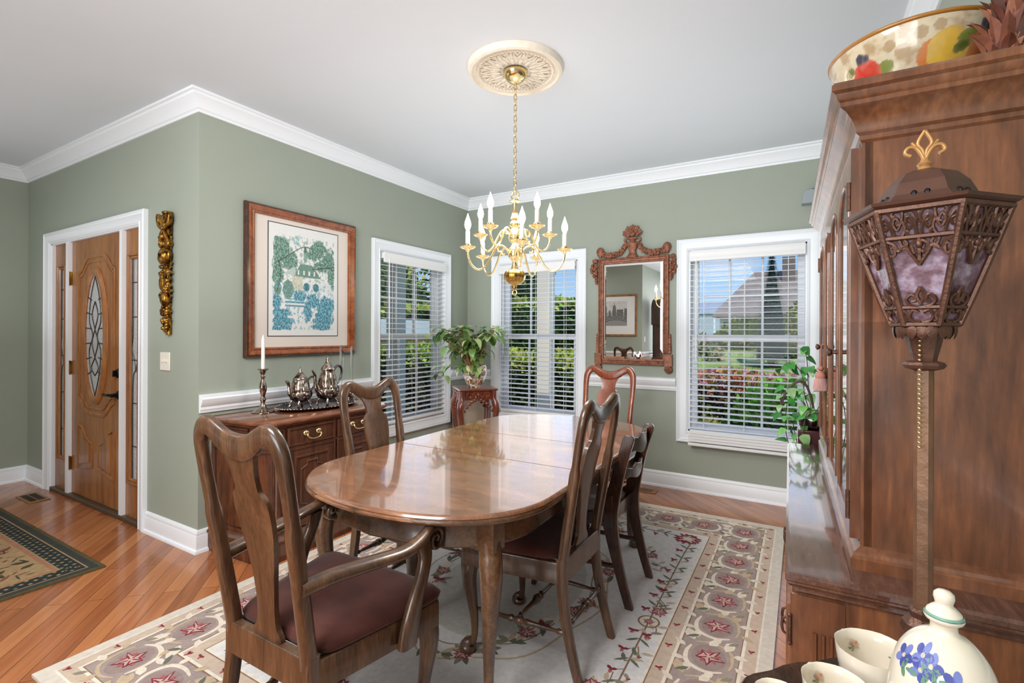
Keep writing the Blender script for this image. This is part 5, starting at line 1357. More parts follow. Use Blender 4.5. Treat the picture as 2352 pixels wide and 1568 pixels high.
def motif(mb, fnpt, rnd, cu, cv, kind, sc_=.9):
    """painted blossom laid on a surface; fnpt(u,v) -> point, normal"""
    def patch(u, v, ru, rv, col, rot):
        p0, n0 = fnpt(u, v); vs = []
        for k in range(10):
            a = 2*PI*k/10; x, y = ru*math.cos(a), rv*math.sin(a)
            p, n_ = fnpt(u+x*math.cos(rot)-y*math.sin(rot), v+x*math.sin(rot)+y*math.cos(rot)); vs.append(p+n_*.0006)
        mb.add(vs, [tuple(range(10))], col=col)
    for k in range(5):
        a = 2*PI*k/5; patch(cu+sc_*.009*math.cos(a), cv+sc_*.009*math.sin(a), sc_*.0075, sc_*.0055, kind[k % 2], a)
    patch(cu, cv, sc_*.003, sc_*.003, s2l((206,196,150)), 0)
    for k in range(3):
        a = -1.2+k*1.2; patch(cu+sc_*.018*math.cos(a), cv-sc_*.012+sc_*.005*math.sin(a), sc_*.008, sc_*.003, lg, a)
BOX, BOY = .150, .785
bo = thing('porcelain_bottle', 'cream porcelain bottle with a domed stopper and painted blue flowers', 'bottle', (BOX, BOY, PZ))
bp_ = smooth_path([(.034,0),(.042,.002),(.050,.020),(.0555,.060),(.0555,.110),(.052,.145),(.046,.168),(.037,.185),(.026,.197),(.0150,.204),(.0133,.212),(.016,.217)], 4)
MB().lathe([(0,0)]+bp_+[(.010,.218),(0,.218)], 36).build('body', M_porc, bo, smooth=60)
MB().lathe([(.012,.217),(.0185,.2185),(.0198,.222),(.0165,.229),(.0115,.234),(.0085,.237),(.0092,.240),(.0105,.245),(.0098,.250),(.006,.2535),(0,.2545)], 28).build('stopper', M_porc, bo, smooth=60)
MB().lathe([(.0182,.2270),(.0190,.2250),(.0196,.2235),(.0192,.2245)], 28, cap=False).build('green_band', plain('celadon_line', (120,164,148), .3), bo, smooth=60)
def bottle_pt(u, v):
    a = math.atan2(-BOY, -BOX)+u/.052
    zs = [q[1] for q in bp_]; z = max(.002, min(.215, v)); r = .05
    for (r0, z0_), (r1, z1_) in zip(bp_, bp_[1:]):
        if z0_ <= z <= z1_+1e-9: r = r0+(r1-r0)*((z-z0_)/max(1e-9, z1_-z0_)); break
    n_ = Vector((math.cos(a), math.sin(a), .1)).normalized()
    return Vector((r*math.cos(a), r*math.sin(a), z)), n_
fm = MB(); rnd = random.Random(2)
for (u, v) in ((-.026,.183),(-.014,.176),(-.024,.168),(.012,.166),(.020,.156),(.004,.150),(-.050,.172),(.030,.13)): motif(fm, bottle_pt, rnd, u, v, (bl1, bl2))
fm.build('painted_flowers', M_col, bo, smooth=0)
def cup(label, loc, r, hgt, tilt=0.0):
    c = thing('teacup', label, 'cup', loc, 0, 'cream porcelain cups')
    c.rotation_euler = (tilt*.6, tilt, 2.1)
    pf = [(0,0),(r*.50,0),(r*.52,.006),(r*.62,.014),(r*.86,hgt*.5),(r*.97,hgt*.85),(r,hgt),(r*.955,hgt-.001),(r*.92,hgt*.84),(r*.80,hgt*.48),(r*.5,.014),(0,.012)]
    MB().lathe(pf, 32, lobes=8, amp=.012).build('bowl', M_porc, c, smooth=60)
    MB().tube(smooth_path([(r*.93,0,hgt*.8),(r*1.35,0,hgt*.85),(r*1.45,0,hgt*.55),(r*1.15,0,hgt*.28),(r*.75,0,hgt*.25)],5), (.003,.005), 8, up=(0,1,0)).build('handle', M_porc, c, smooth=60)
    fm = MB()
    def cpt(u, v):
        a = u/r; rr_ = r*(.80+.17*(v/hgt-.4)); n_ = Vector((-math.cos(a), -math.sin(a), .4)).normalized()
        rr_ = r*.92*(.62+.38*min(1, max(0, v/hgt))**.6)
        return Vector((rr_*math.cos(a), rr_*math.sin(a), v)), n_
    for k in range(5): motif(fm, cpt, rnd, r*(k*1.25), hgt*.78, (s2l((188,140,112)), s2l((206,166,140))), .45)
    fm.build('painted_sprigs', M_col, c, smooth=0)
    return c
cup('wide cream porcelain cup standing against the flowered bottle', (.094, .905, PZ+.001), .050, .098)
cup('low cream porcelain cup with rust sprigs inside, in front of the wide cup', (.040, .815, PZ+.001), .040, .084)
cup('cream porcelain cup at the outer edge of the scalloped table', (-.026, .765, PZ+.001), .030, .074)
# ------------------------------------------------------------------ rugs
RX0, RX1, RY0, RY1 = -2.528, -.094, .690, 3.800
rc = dict(cream=s2l((206,196,184)), beige=s2l((194,174,156)), taupe=s2l((158,142,136)), taupe2=s2l((148,130,125)), field=s2l((214,210,207)), line=s2l((222,212,198)), brown=s2l((138,110,86)), red=s2l((136,50,58)), red2=s2l((168,98,98)), pink=s2l((204,172,164)), grn=s2l((104,108,94)), grn2=s2l((140,134,112)), tan=s2l((188,166,138)), ivory=s2l((218,205,188)))
def make_rug():
    mb = MB(); H = .011
    mb.box(RX0, RX1, RY0, RY1, 0.0, H, col=rc['cream'])
    cnt = [0]
    def lift():                                   # no two tufts share a height
        cnt[0] = (cnt[0]+1) % 47; return cnt[0]*6e-6
    def poly(pts, col, z):
        z += lift(); mb.add([(x, y, H+z) for x, y in pts], [tuple(range(len(pts)))], col=col)
    def band(o0, o1, col, z):
        a = [(RX0+o0,RY0+o0),(RX1-o0,RY0+o0),(RX1-o0,RY1-o0),(RX0+o0,RY1-o0)]; b = [(RX0+o1,RY0+o1),(RX1-o1,RY0+o1),(RX1-o1,RY1-o1),(RX0+o1,RY1-o1)]
        vs = [(x,y,H+z) for x,y in a+b]; mb.add(vs, [(i,(i+1)%4,4+(i+1)%4,4+i) for i in range(4)], col=col)
    band(.000,.050, rc['cream'], .0004); band(.050,.058, rc['line'], .0006); band(.058,.104, rc['beige'], .0004); band(.104,.116, rc['line'], .0006); band(.116,.120, rc['brown'], .0006)
    band(.120,.340, rc['taupe'], .0004); band(.340,.346, rc['brown'], .0006); band(.346,.358, rc['line'], .0006); band(.358,.412, rc['beige'], .0004); band(.412,.417, rc['brown'], .0006); band(.417,.428, rc['line'], .0006)
    a = .428; poly([(RX0+a,RY0+a),(RX1-a,RY0+a),(RX1-a,RY1-a),(RX0+a,RY1-a)], rc['field'], .0004)
    def stroke(pts, w, col, z, k=4):
        s = smooth_path(pts, k) if k else pts; n = len(s); L = []; R_ = []
        for i in range(n):
            p, q = s[max(0,i-1)], s[min(n-1,i+1)]; dx, dy = q[0]-p[0], q[1]-p[1]; l = math.hypot(dx, dy) or 1
            ww = w if not callable(w) else w(i/(n-1))
            L.append((s[i][0]-dy/l*ww, s[i][1]+dx/l*ww)); R_.append((s[i][0]+dy/l*ww, s[i][1]-dx/l*ww))
        z += lift(); vs = [(x,y,H+z) for x,y in L+R_]; mb.add(vs, [(n+i, n+i+1, i+1, i) for i in range(n-1)], col=col)
    rnd = random.Random(4)
    def star(x, y, r, rot, z, n=5):
        def st(r0, r1, col, zz):
            pts = []
            for k in range(2*n):
                rr_ = (r0 if k % 2 == 0 else r1)*(1+.16*math.sin(k*2.7+x*40+y*23)); b = rot+PI*k/n+.10*math.sin(k*1.9+x*31); pts.append((x+rr_*math.cos(b), y+rr_*math.sin(b)))
            poly(pts, col, zz)
        st(r, r*.50, rc['red'], z); st(r*.80, r*.40, s2l((188,160,156)), z+.0003)
        for k in range(n):
            b = rot+2*PI*k/n; stroke([(x+r*.15*math.cos(b+.3), y+r*.15*math.sin(b+.3)), (x+r*.66*math.cos(b+.14), y+r*.66*math.sin(b+.14))], r*.055, rc['red'], z+.0006, 0)
        poly([(x+r*.14*math.cos(2*PI*k/8), y+r*.14*math.sin(2*PI*k/8)) for k in range(8)], rc['tan'], z+.0009)
        for k in range(n):
            b = rot+2*PI*(k+.5)/n; lf(x+r*.42*math.cos(b), y+r*.42*math.sin(b), b, r*.42, r*.30, rc['red2'], z-.0002)
    def lf(x, y, ang, L, w, col, z):
        c, s = math.cos(ang), math.sin(ang); pts = []
        for u, v in ((0,0),(.3,.42),(.62,.5),(1,.05),(1,-.05),(.7,-.38),(.3,-.42)): pts.append((x+c*L*u-s*w*v, y+s*L*u+c*w*v))
        poly(pts, col, z)
    def dot3(x, y, r, z):
        for k in range(3):
            b = 2*PI*k/3+rnd.uniform(0,1); lf(x, y, b, r*1.5, r, rc['red'] if k < 2 else rc['red2'], z+.0002*k)
        poly([(x+r*.45*math.cos(2*PI*k/6), y+r*.45*math.sin(2*PI*k/6)) for k in range(6)], rc['red'], z+.0008)
    # the four sides share one motif: (t along, o inward from the edge) -> rug xy
    sides = []
    Lx, Ly = RX1-RX0, RY1-RY0
    sides.append((lambda t, o: (RX1-o, RY0+t), Ly, PI/2)); sides.append((lambda t, o: (RX0+o, RY1-t), Ly, -PI/2))
    sides.append((lambda t, o: (RX1-t, RY1-o), Lx, PI)); sides.append((lambda t, o: (RX0+t, RY0+o), Lx, 0.0))
    for f, L, ang in sides:
        n = int(round((L-.46)/.235))
        for k in range(n+1):
            if L == Lx and k in (0, n): continue
            t_ = .23+(L-.46)*k/n
            def q(dt, do): return f(t_+dt, .228+do)
            # darker oval, encircling scroll, leaves
            poly([q(.085*math.cos(2*PI*j/18), .066*math.sin(2*PI*j/18)) for j in range(18)], rc['taupe2'], .0006)
            stroke([q(-.075,-.06), q(-.10,.0), q(-.075,.068), q(-.01,.086), q(.05,.075)], lambda u: .004+.006*math.sin(PI*u), rc['ivory'], .0010)
            stroke([q(.08,.062), q(.102,.0), q(.075,-.07), q(.0,-.088), q(-.05,-.08)], lambda u: .003+.004*math.sin(PI*u), rc['tan'], .0010)
            for (dt, do, a_, l_, w_) in ((.09,.07,.5,.085,.05),(-.095,-.075,2.9,.08,.045),(-.06,.085,1.4,.05,.03),(.05,-.085,-1.5,.055,.034),(.105,-.01,-.3,.05,.035),(-.115,-.02,2.6,.055,.04),(.03,.095,.9,.06,.03),(-.02,-.10,-2.2,.06,.03),(.115,.06,.2,.06,.03)):
                lf(*q(dt,do), ang+a_, l_, w_, rc['ivory'] if rnd.random() < .7 else rc['tan'], .0013)
            lf(*q(-.105,.055), ang+2.2, .06, .022, rc['grn'], .0016); lf(*q(.115,-.06), ang-.8, .05, .020, rc['grn2'], .0016)
            star(*q(0,0), .058, ang+.4+.3*(k % 2), .0020)
        m = int(L/.17)
        for k in range(m+1):
            t_ = .08+(L-.16)*k/m
            dot3(*f(t_, .081), .010, .0012)
            if .3 < t_ < L-.3: dot3(*f(t_+.04, .385), .012, .0012)
        # flowering vine along the field edge
        o0 = .502; t0, t1 = .60, L-.60; mid = L/2
        stroke([f(t0, o0), f(t0+.3, o0-.006), f(mid, o0), f(t1-.3, o0+.006), f(t1, o0)], .0035, rc['brown'], .0010)
        m = int((t1-t0)/.14)
        for k in range(m+1):
            t_ = t0+(t1-t0)*k/m
            if abs(t_-mid) < .06: continue
            sg = 1 if t_ > mid else -1
            stroke([f(t_, o0), f(t_+.02*sg, o0+.03)], .002, rc['brown'], .0010, 0); dot3(*f(t_+.025*sg, o0+.042), .017, .0014)
            stroke([f(t_+.02*sg, o0), f(t_+.045*sg, o0-.028)], .002, rc['grn2'], .0010, 0)
            x, y = f(t_+.05*sg, o0-.034); lf(x, y, ang+.6, .035, .018, rc['grn2'], .0014); lf(x, y, ang+2.6, .026, .016, rc['tan'], .0014); dot3(x, y, .007, .0018)
            for sgn in (-1, 1):
                x, y = f(t_+.07*sg, o0); lf(x, y, ang+(PI/2+.9*sgn if sg > 0 else -PI/2-.9*sgn)-PI/2, .065, .015, rc['grn'], .0012)
        P = [f(mid+.045*math.cos(2*PI*j/24), o0+.045*math.sin(2*PI*j/24)) for j in range(25)]
        poly(P[:-1], rc['ivory'], .0012); stroke(P, .004, rc['brown'], .0015, 0); star(*f(mid, o0), .026, .2, .0018)
    for x in (RX0+.53, RX1-.53):
        for y in (RY0+.53, RY1-.53):
            for k in range(11):
                b = 2*PI*k/11; dot3(x+.062*math.cos(b), y+.062*math.sin(b), .018, .0014)
            poly([(x+.040*math.cos(2*PI*j/14), y+.040*math.sin(2*PI*j/14)) for j in range(14)], rc['pink'], .0012)
            poly([(x+.026*math.cos(2*PI*j/14), y+.026*math.sin(2*PI*j/14)) for j in range(14)], rc['ivory'], .0015)
    # central medallion with its wreath
    cx, cy = (RX0+RX1)/2, (RY0+RY1)/2
    for a_, b_, w in ((.48,.68,.005),(.40,.58,.0035)):
        P = [(cx+a_*(1+.03*math.cos(8*2*PI*j/96))*math.cos(2*PI*j/96), cy+b_*(1+.03*math.cos(8*2*PI*j/96))*math.sin(2*PI*j/96)) for j in range(97)]
        stroke(P, w, rc['tan'] if w > .004 else rc['grn2'], .0010, 0)
    P = [(cx+.36*math.cos(2*PI*j/48), cy+.52*math.sin(2*PI*j/48)) for j in range(48)]
    poly(P, s2l((196,192,184)), .0008)
    for k in range(34):
        b = 2*PI*k/34; rr_ = .80+.10*math.sin(3*b)
        x, y = cx+.50*rr_*math.cos(b)*1.05, cy+.70*rr_*math.sin(b)*1.05
        for j in range(5): lf(x, y, b+PI/2+rnd.uniform(-1.4,1.4)+PI*(j % 2), rnd.uniform(.05,.09), .028, rnd.choice((rc['grn'],rc['grn2'],rc['ivory'],rc['ivory'],rc['tan'])), .0012+.0002*j)
        if k % 3 == 0: star(x, y, .048, rnd.uniform(0,2), .0024)
        elif k % 3 == 1: dot3(x, y, .026, .0024)
    for k in range(30):          # sprays between medallion and border
        b = 2*PI*k/30+.1; x, y = cx+.74*math.cos(b), cy+1.02*math.sin(b)
        stroke([(x, y), (x+.06*math.cos(b+1.2), y+.06*math.sin(b+1.2)), (x+.12*math.cos(b+1.7), y+.12*math.sin(b+1.7))], .0025, rc['brown'], .0010)
        for j in range(4): lf(x+.03*j*math.cos(b+1.4), y+.03*j*math.sin(b+1.4), b+1.4+(-1)**j*.9, .055, .020, rnd.choice((rc['grn'],rc['grn2'],rc['tan'])), .0013)
        if k % 3 == 0: star(x, y, .044, b, .0018)
        elif k % 2: dot3(x, y, .018, .0018)
    o = mb.build('area_rug', M_rug, smooth=0)
    tag(o, 'cream and taupe floral wool rug under the dining table', 'rug'); return o
make_rug()
def make_rug2():
    mb = MB(); H = .010; x0, x1, y0, y1 = -5.35, -3.352, -.45, 1.222
    ol, nv, tn, bg, rs, gr = s2l((92,80,56)), s2l((50,53,52)), s2l((166,134,100)), s2l((166,138,102)), s2l((140,86,76)), s2l((74,76,58))
    mb.box(x0, x1, y0, y1, 0, H, col=ol)
    def rect_(o, col, z): mb.add([(x0+o,y0+o,H+z),(x1-o,y0+o,H+z),(x1-o,y1-o,H+z),(x0+o,y1-o,H+z)], [(0,1,2,3)], col=col)
    rect_(.022, s2l((62,66,62)), .0004); rect_(.058, tn, .0006); rect_(.066, nv, .0008); rect_(.150, tn, .0010); rect_(.158, s2l((164,118,92)), .0012); rect_(.180, bg, .0014)
    g = .028
    for o in range(3):
        d_ = .066+.006+o*g
        for (L, f) in ((x1-x0, lambda t, o_: (x0+t, y1-o_)), (x1-x0, lambda t, o_: (x0+t, y0+o_)), (y1-y0, lambda t, o_: (x1-o_, y0+t)), (y1-y0, lambda t, o_: (x0+o_, y0+t))):
            n = int((L-.16)/g)
            for k in range(n):
                if (k+o) % 2: continue
                t_ = .08+k*g; mb.add([(*f(t_+.003, d_+g*.45), H+.0012), (*f(t_+g*.5, d_+.002), H+.0012), (*f(t_+g-.003, d_+g*.45), H+.0012), (*f(t_+g*.5, d_+g*.9), H+.0012)], [(0,1,2,3)], col=s2l((150,140,106)) if k % 4 else s2l((112,120,104)))
    rnd = random.Random(8)
    cx, cy = -3.80, .72
    for i in range(420):
        a = rnd.uniform(0, 2*PI); r = rnd.random()**.6; x, y = cx+.72*r*math.cos(a), cy+.36*r*math.sin(a)
        if not (x0+.2 < x < x1-.22 and y0+.2 < y < y1-.22): continue
        L = rnd.uniform(.03,.085); b = rnd.uniform(0, 2*PI); w = L*rnd.uniform(.12,.5)
        c, s = math.cos(b), math.sin(b); col = rnd.choice((gr, gr, rs, s2l((120,108,80)), s2l((176,128,110)), s2l((88,84,70))))
        mb.add([(x+c*L*u-s*w*v, y+s*L*u+c*w*v, H+.0018+.00001*i) for u, v in ((0,0),(.4,.5),(1,.1),(1,-.1),(.5,-.5))], [(0,1,2,3,4)][::1], col=col)
    o = mb.build('entry_rug', M_rug2, smooth=0)
    for p in o.data.polygons: pass
    tag(o, 'tan entry rug with a dark checked border lying on bare boards before the front door', 'rug')
make_rug2()

# ------------------------------------------------------------------ hall behind the camera, seen in the mirror
hp = thing('framed_engraving', 'grey city engraving in a gold frame on the hall wall, seen in the mirror', 'picture', (-3.42, -1.5, 1.70), PI)
frame_sweep(-.46, .46, -.44, .44, [(0,0),(0,.018),(.010,.026),(.034,.020),(.042,.012),(.042,0)], 0).build('frame', wood('gold_frame', (120,76,36), (156,104,54), (182,132,78), (7,7,7), .3, .4), hp, smooth=30)
MB().box(-.43, .43, -.008, -.002, -.41, .41).build('mat_board', plain('white_mat', (232,232,230), .8), hp, smooth=0)
def engr(u, v):
    n1 = fbm(u*8, v*8, 3); n2 = fbm(u*30, v*30, 7)
    c = .80+.1*(n1-.5) if v > .55 else .62
    if (abs(u-.55) < .09*(1.0-max(0, v-.55)*1.4) and v < .84) or (abs(u-.55) < .008 and v < .93) or (.16 < u < .44 and .40 < v < .66) or (u < .12 and v < .70) or (u > .88 and v < .80) or (.7 < u < .8 and v < .62): c = .36+.35*(n2-.4)
    if v < .40: c = .40+.6*(n2-.45)
    if v < .12+.10*math.sin(u*PI): c = .55+.3*(n2-.5)
    c = max(.05, min(.9, c)); q = c*c; return (q, q*.98, q*.94)
paint(engr, .50, .52, 90, 94, T(-.25, -.0095, -.22), M_print, 'print', hp)
ck = thing('grandfather_clock', 'dark tall case clock with an arched hood in the hall, seen in the mirror', 'clock', (-2.62, -2.05, 0), PI/2)
MB().box(-.25, .25, -.13, .13, 0, .52).box(-.27, .27, -.15, .13, 0, .08).box(-.27, .27, -.15, .13, .49, .53).build('base', M_dark, ck, bev=.006)
MB().box(-.19, -.15, -.11, .11, .53, 1.50).box(.15, .19, -.11, .11, .53, 1.50).box(-.19, .19, .09, .11, .53, 1.50).box(-.15, .15, -.11, -.08, .53, .60).box(-.15, .15, -.11, -.08, 1.43, 1.50).build('trunk', M_dark, ck, bev=.004)
MB().box(-.15, .15, -.098, -.094, .60, 1.43).build('trunk_glass', M_cabglass, ck, smooth=0)
hd = [(-.24,1.50),(.24,1.50),(.24,1.86)]+[(.24*math.cos(PI*i/16), 1.86+.20*math.sin(PI*i/16)) for i in range(1,16)]+[(-.24,1.86)]
MB().prism(hd, -.13, .14, M=XZ).build('hood', M_dark, ck, bev=.006)
MB().lathe([(0,0),(.15,0),(.15,.008),(0,.008)], 32, T(0,-.140,1.76) @ RX(PI/2)).build('dial', plain('clock_dial', (222,212,186), .4), ck)
MB().tube([(0,0,1.40),(0,0,.90)], .004, 6).lathe([(0,-.006),(.05,-.006),(.05,.006),(0,.006)], 20, T(0,0,.86) @ RX(PI/2)).build('pendulum', M_brass, ck)
hs_ = thing('hall_switch', 'white switch plate on the hall return wall, seen in the mirror beside the clock', 'switch', (-2.85, -1.68, 1.20), PI/2)
MB().box(-.036, .036, -.008, 0, -.058, .058).build('plate', M_trim, hs_, bev=.003)

# ------------------------------------------------------------------ the garden outside
G0 = -.62
M_lawn = plain('lawn_grass', (146,168,84), .9, var=.25, vscale=1.5, bmp=.4, bscale=30)
M_road = plain('pale_concrete', (206,204,200), .9, var=.06)
def sheet(name, pts, mat, label=None):
    n = len(pts)//2; mb = MB(); mb.add(pts, [(i, i+1, n+i+1, n+i) for i in range(n-1)])
    o = mb.build(name, mat, smooth=0); o['kind'] = 'structure'; return o
sheet('lawn', [(-60,4.6,G0),(40,4.6,G0),(-60,22,G0-.05),(40,22,G0-.05)], M_lawn)
sheet('street', [(-60,22,G0-.05),(40,22,G0-.05),(-60,27,G0),(40,27,G0)], M_road)
sheet('lawn_far', [(-60,27,G0),(40,27,G0),(-60,46,.55),(40,46,.55)], M_lawn)
sheet('lawn_hill', [(-60,46,.55),(40,46,.55),(-60,75,.7),(40,75,.7)], M_lawn)
sheet('lawn_side', [(-60,1.9,G0),(-9,1.9,G0),(-60,4.6,G0),(-9,4.6,G0)], M_lawn)
struct('porch_floor', MB().box(-9, XA-WT, YD+WT, 4.62, G0, -.10), plain('porch_concrete', (186,180,172), .8, var=.08), smooth=0)
def cols(c, v=.2): return [tuple(max(0, min(1, x*(1+random.uniform(-v, v)))) for x in s2l(c)) for _ in range(6)]
def shrub(name, label, cat, boxes, n, palette, leaf, seed, group=None, shell=.8, topcol=None, trunk=None):
    """leaf blades packed through the outer part of ellipsoids: (cx,cy,cz,rx,ry,rz)"""
    rnd = random.Random(seed); r_ = thing(name, label, cat, (boxes[0][0], boxes[0][1], G0), 0, group)
    ox, oy, oz = boxes[0][0], boxes[0][1], G0
    mb = MB(); P = []
    for p_ in palette: P += cols(p_)
    TP = []
    for p_ in (topcol or []): TP += cols(p_)
    tot = sum(b[3]*b[5]+b[3]*b[4] for b in boxes)
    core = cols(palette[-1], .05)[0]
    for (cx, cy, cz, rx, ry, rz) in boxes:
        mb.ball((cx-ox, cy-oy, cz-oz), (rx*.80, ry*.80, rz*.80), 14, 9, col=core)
        for i in range(int(n*(rx*rz+rx*ry)/tot)):
            z = rnd.uniform(-1, 1); a = rnd.uniform(0, 2*PI); q = math.sqrt(1-z*z); k = rnd.uniform(shell, 1.06)
            d_ = (q*math.cos(a), q*math.sin(a), z)
            p = (cx-ox+d_[0]*rx*k, cy-oy+d_[1]*ry*k, cz-oz+d_[2]*rz*k)
            dd = Vector((d_[0]+rnd.uniform(-.8,.8), d_[1]+rnd.uniform(-.8,.8), d_[2]+rnd.uniform(-.6,.9))).normalized()
            s = dd.cross(Vector((rnd.uniform(-1,1), rnd.uniform(-1,1), rnd.uniform(-1,1)))).normalized()
            L = leaf*rnd.uniform(.6,1.4); b_ = Vector(p); w = s*L*.32
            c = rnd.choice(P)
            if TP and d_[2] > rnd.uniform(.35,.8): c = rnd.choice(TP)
            mb.add([b_, b_+dd*L*.5+w, b_+dd*L, b_+dd*L*.5-w], [(0,1,2,3)], col=c)
    mb.build('foliage', M_ext, r_, smooth=0)
    if trunk:
        tm = MB()
        for (x, y, z0_, z1_, w) in trunk: tm.tube([(x-ox,y-oy,z0_-oz),(x-ox+.05,y-oy,(z0_+z1_)/2-oz),(x-ox,y-oy,z1_-oz)], [w,w*.8,w*.5], 8)
        tm.build('trunk', bk, r_, smooth=60)
    return r_
def hedgebox(name, label, x0, x1, y0, y1, z0, z1, n, palette, top, leaf, seed, flower=None):
    rnd = random.Random(seed); r_ = thing(name, label, 'hedge', ((x0+x1)/2, (y0+y1)/2, G0)); ox, oy = (x0+x1)/2, (y0+y1)/2
    mb = MB(); P = []
    for p_ in palette: P += cols(p_)
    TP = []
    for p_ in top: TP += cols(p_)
    FP_ = []
    for p_ in (flower or []): FP_ += cols(p_)
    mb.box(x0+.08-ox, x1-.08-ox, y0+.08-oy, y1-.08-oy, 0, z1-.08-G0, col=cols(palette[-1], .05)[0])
    for i in range(n):
        u = rnd.random()
        x = rnd.uniform(x0, x1); z = rnd.uniform(z0, z1); y = y0+rnd.uniform(-.05,.10); nrm = (0,-1,.2)
        if u < .42: z = z1+rnd.uniform(-.10,.06)+.04*math.sin(x*5); y = rnd.uniform(y0, y1); nrm = (0,-.2,1)
        elif u < .52: x = rnd.choice((x0, x1))+rnd.uniform(-.06,.06); y = rnd.uniform(y0, y1); nrm = (1 if x > ox else -1, 0, 0)
        dd = Vector((nrm[0]+rnd.uniform(-1,1), nrm[1]+rnd.uniform(-1,1), nrm[2]+rnd.uniform(-.7,1))).normalized()
        s = dd.cross(Vector((rnd.uniform(-1,1), rnd.uniform(-1,1), rnd.uniform(-1,1)))).normalized()
        L = leaf*rnd.uniform(.6,1.4); b_ = Vector((x-ox, y-oy, z-G0)); w = s*L*.33
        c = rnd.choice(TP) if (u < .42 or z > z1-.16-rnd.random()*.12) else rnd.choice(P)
        if FP_ and z > z1-.30 and rnd.random() < .55: c = rnd.choice(FP_)
        mb.add([b_, b_+dd*L*.5+w, b_+dd*L, b_+dd*L*.5-w], [(0,1,2,3)], col=c)
    mb.build('foliage', M_ext, r_, smooth=0); return r_
# right window: flowering hedge, round shrub, spruce, house
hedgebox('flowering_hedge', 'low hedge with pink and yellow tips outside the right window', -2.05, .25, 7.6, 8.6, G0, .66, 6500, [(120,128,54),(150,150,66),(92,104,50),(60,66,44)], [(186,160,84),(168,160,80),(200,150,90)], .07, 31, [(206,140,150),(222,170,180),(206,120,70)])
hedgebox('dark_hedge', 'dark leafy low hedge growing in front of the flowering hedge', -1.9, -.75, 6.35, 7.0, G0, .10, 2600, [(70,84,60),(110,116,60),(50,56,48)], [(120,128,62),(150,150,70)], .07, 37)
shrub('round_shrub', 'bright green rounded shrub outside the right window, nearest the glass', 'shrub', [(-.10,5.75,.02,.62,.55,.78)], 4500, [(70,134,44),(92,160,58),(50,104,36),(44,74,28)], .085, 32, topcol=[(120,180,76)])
mulch = struct('mulch_bed', MB().box(-3.2, 1.2, 4.62, 9.0, G0-.02, G0+.03), plain('brown_mulch', (92,58,40), .95, var=.4, vscale=30, bmp=.6, bscale=60), smooth=0)
def conifer(name, label, x, y, z0, h, r, seed):
    rnd = random.Random(seed); e = thing(name, label, 'tree', (x, y, z0)); mb = MB(); P = cols((70,92,84))+cols((52,72,66))+cols((92,112,98))
    mb.lathe([(r*.55,.3),(r*.42,h*.4),(.05,h*.95),(0,h*.97)], 12, col=P[7])
    for i in range(5200):
        t_ = rnd.random()**1.3; z = .2+t_*(h-.2); a = rnd.uniform(0, 2*PI)
        lay = (z*3.2) % 1; rr_ = (r*(1-t_)+.05)*(1.0-.30*lay)*rnd.uniform(.55,1.05)
        dd = Vector((math.cos(a), math.sin(a), rnd.uniform(-.5,.35))).normalized(); L = rnd.uniform(.12,.28)*(1.15-t_*.5)
        s = dd.cross(Vector((0,0,1))).normalized()*.035; b_ = Vector((rr_*math.cos(a), rr_*math.sin(a), z))
        mb.add([b_-s, b_+s, b_+dd*L], [(0,1,2)], col=rnd.choice(P))
    mb.build('needles', M_ext, e, smooth=0)
    MB().tube([(0,0,-.1),(0,0,h*.5)], [.16,.08], 8).build('trunk', bk, e)
conifer('spruce_tree', 'tall blue-grey spruce standing on the lawn before the neighbour house', -1.42, 30, -.35, 6.0, 1.35, 33)
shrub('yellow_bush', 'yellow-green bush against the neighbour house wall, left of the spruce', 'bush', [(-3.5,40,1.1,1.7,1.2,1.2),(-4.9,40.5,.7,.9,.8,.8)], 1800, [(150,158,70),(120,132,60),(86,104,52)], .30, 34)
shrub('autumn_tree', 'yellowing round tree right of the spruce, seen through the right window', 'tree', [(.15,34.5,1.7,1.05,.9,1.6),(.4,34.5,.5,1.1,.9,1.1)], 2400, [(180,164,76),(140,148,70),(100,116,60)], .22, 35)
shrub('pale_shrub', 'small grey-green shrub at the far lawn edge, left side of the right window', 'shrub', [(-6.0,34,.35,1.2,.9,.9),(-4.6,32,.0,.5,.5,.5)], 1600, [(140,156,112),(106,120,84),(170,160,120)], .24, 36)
# neighbour house
nh = thing('neighbour_house', 'neighbour house with a steep grey hipped roof and brick chimney beyond the lawn', 'house', (-1.0, 47, .5))
MB().box(-5.3, 7, 0, 9, -.4, 2.35).build('wall', plain('pale_siding', (212,206,196), .8, var=.05), nh, smooth=0)
roofm = plain('grey_shingles', (140,130,122), .9, var=.15, vscale=3, bmp=.3, bscale=20)
MB().loft([[(-5.9,-.6,2.3),(7.6,-.6,2.3),(7.6,9.6,2.3),(-5.9,9.6,2.3)],[(-5.9,-.6,2.45),(7.6,-.6,2.45),(7.6,9.6,2.45),(-5.9,9.6,2.45)],[(-2.9,4.4,6.6),(7.6,4.4,6.6),(7.6,4.6,6.6),(-2.9,4.6,6.6)]]).build('roof', roofm, nh, smooth=0)
gr = MB().add([(1.0,-1.4,2.4),(5.6,-1.4,2.4),(3.3,-1.4,6.0),(1.0,5,2.4),(5.6,5,2.4),(3.3,5,6.9)], [(0,1,2),(0,2,5,3),(1,4,5,2)]); gr.build('gable', roofm, nh, smooth=0)
MB().box(-.55, .45, 3.0, 4.0, 4.6, 7.7).build('chimney', plain('grey_brick', (128,116,108), .9, var=.2, vscale=8), nh, smooth=0)
for x in (-5.0, -3.9, -2.6): MB().box(x, x+.75, -.06, .02, .35, 1.85).build('window', plain('dark_pane', (84,96,108), .2), nh, smooth=0)
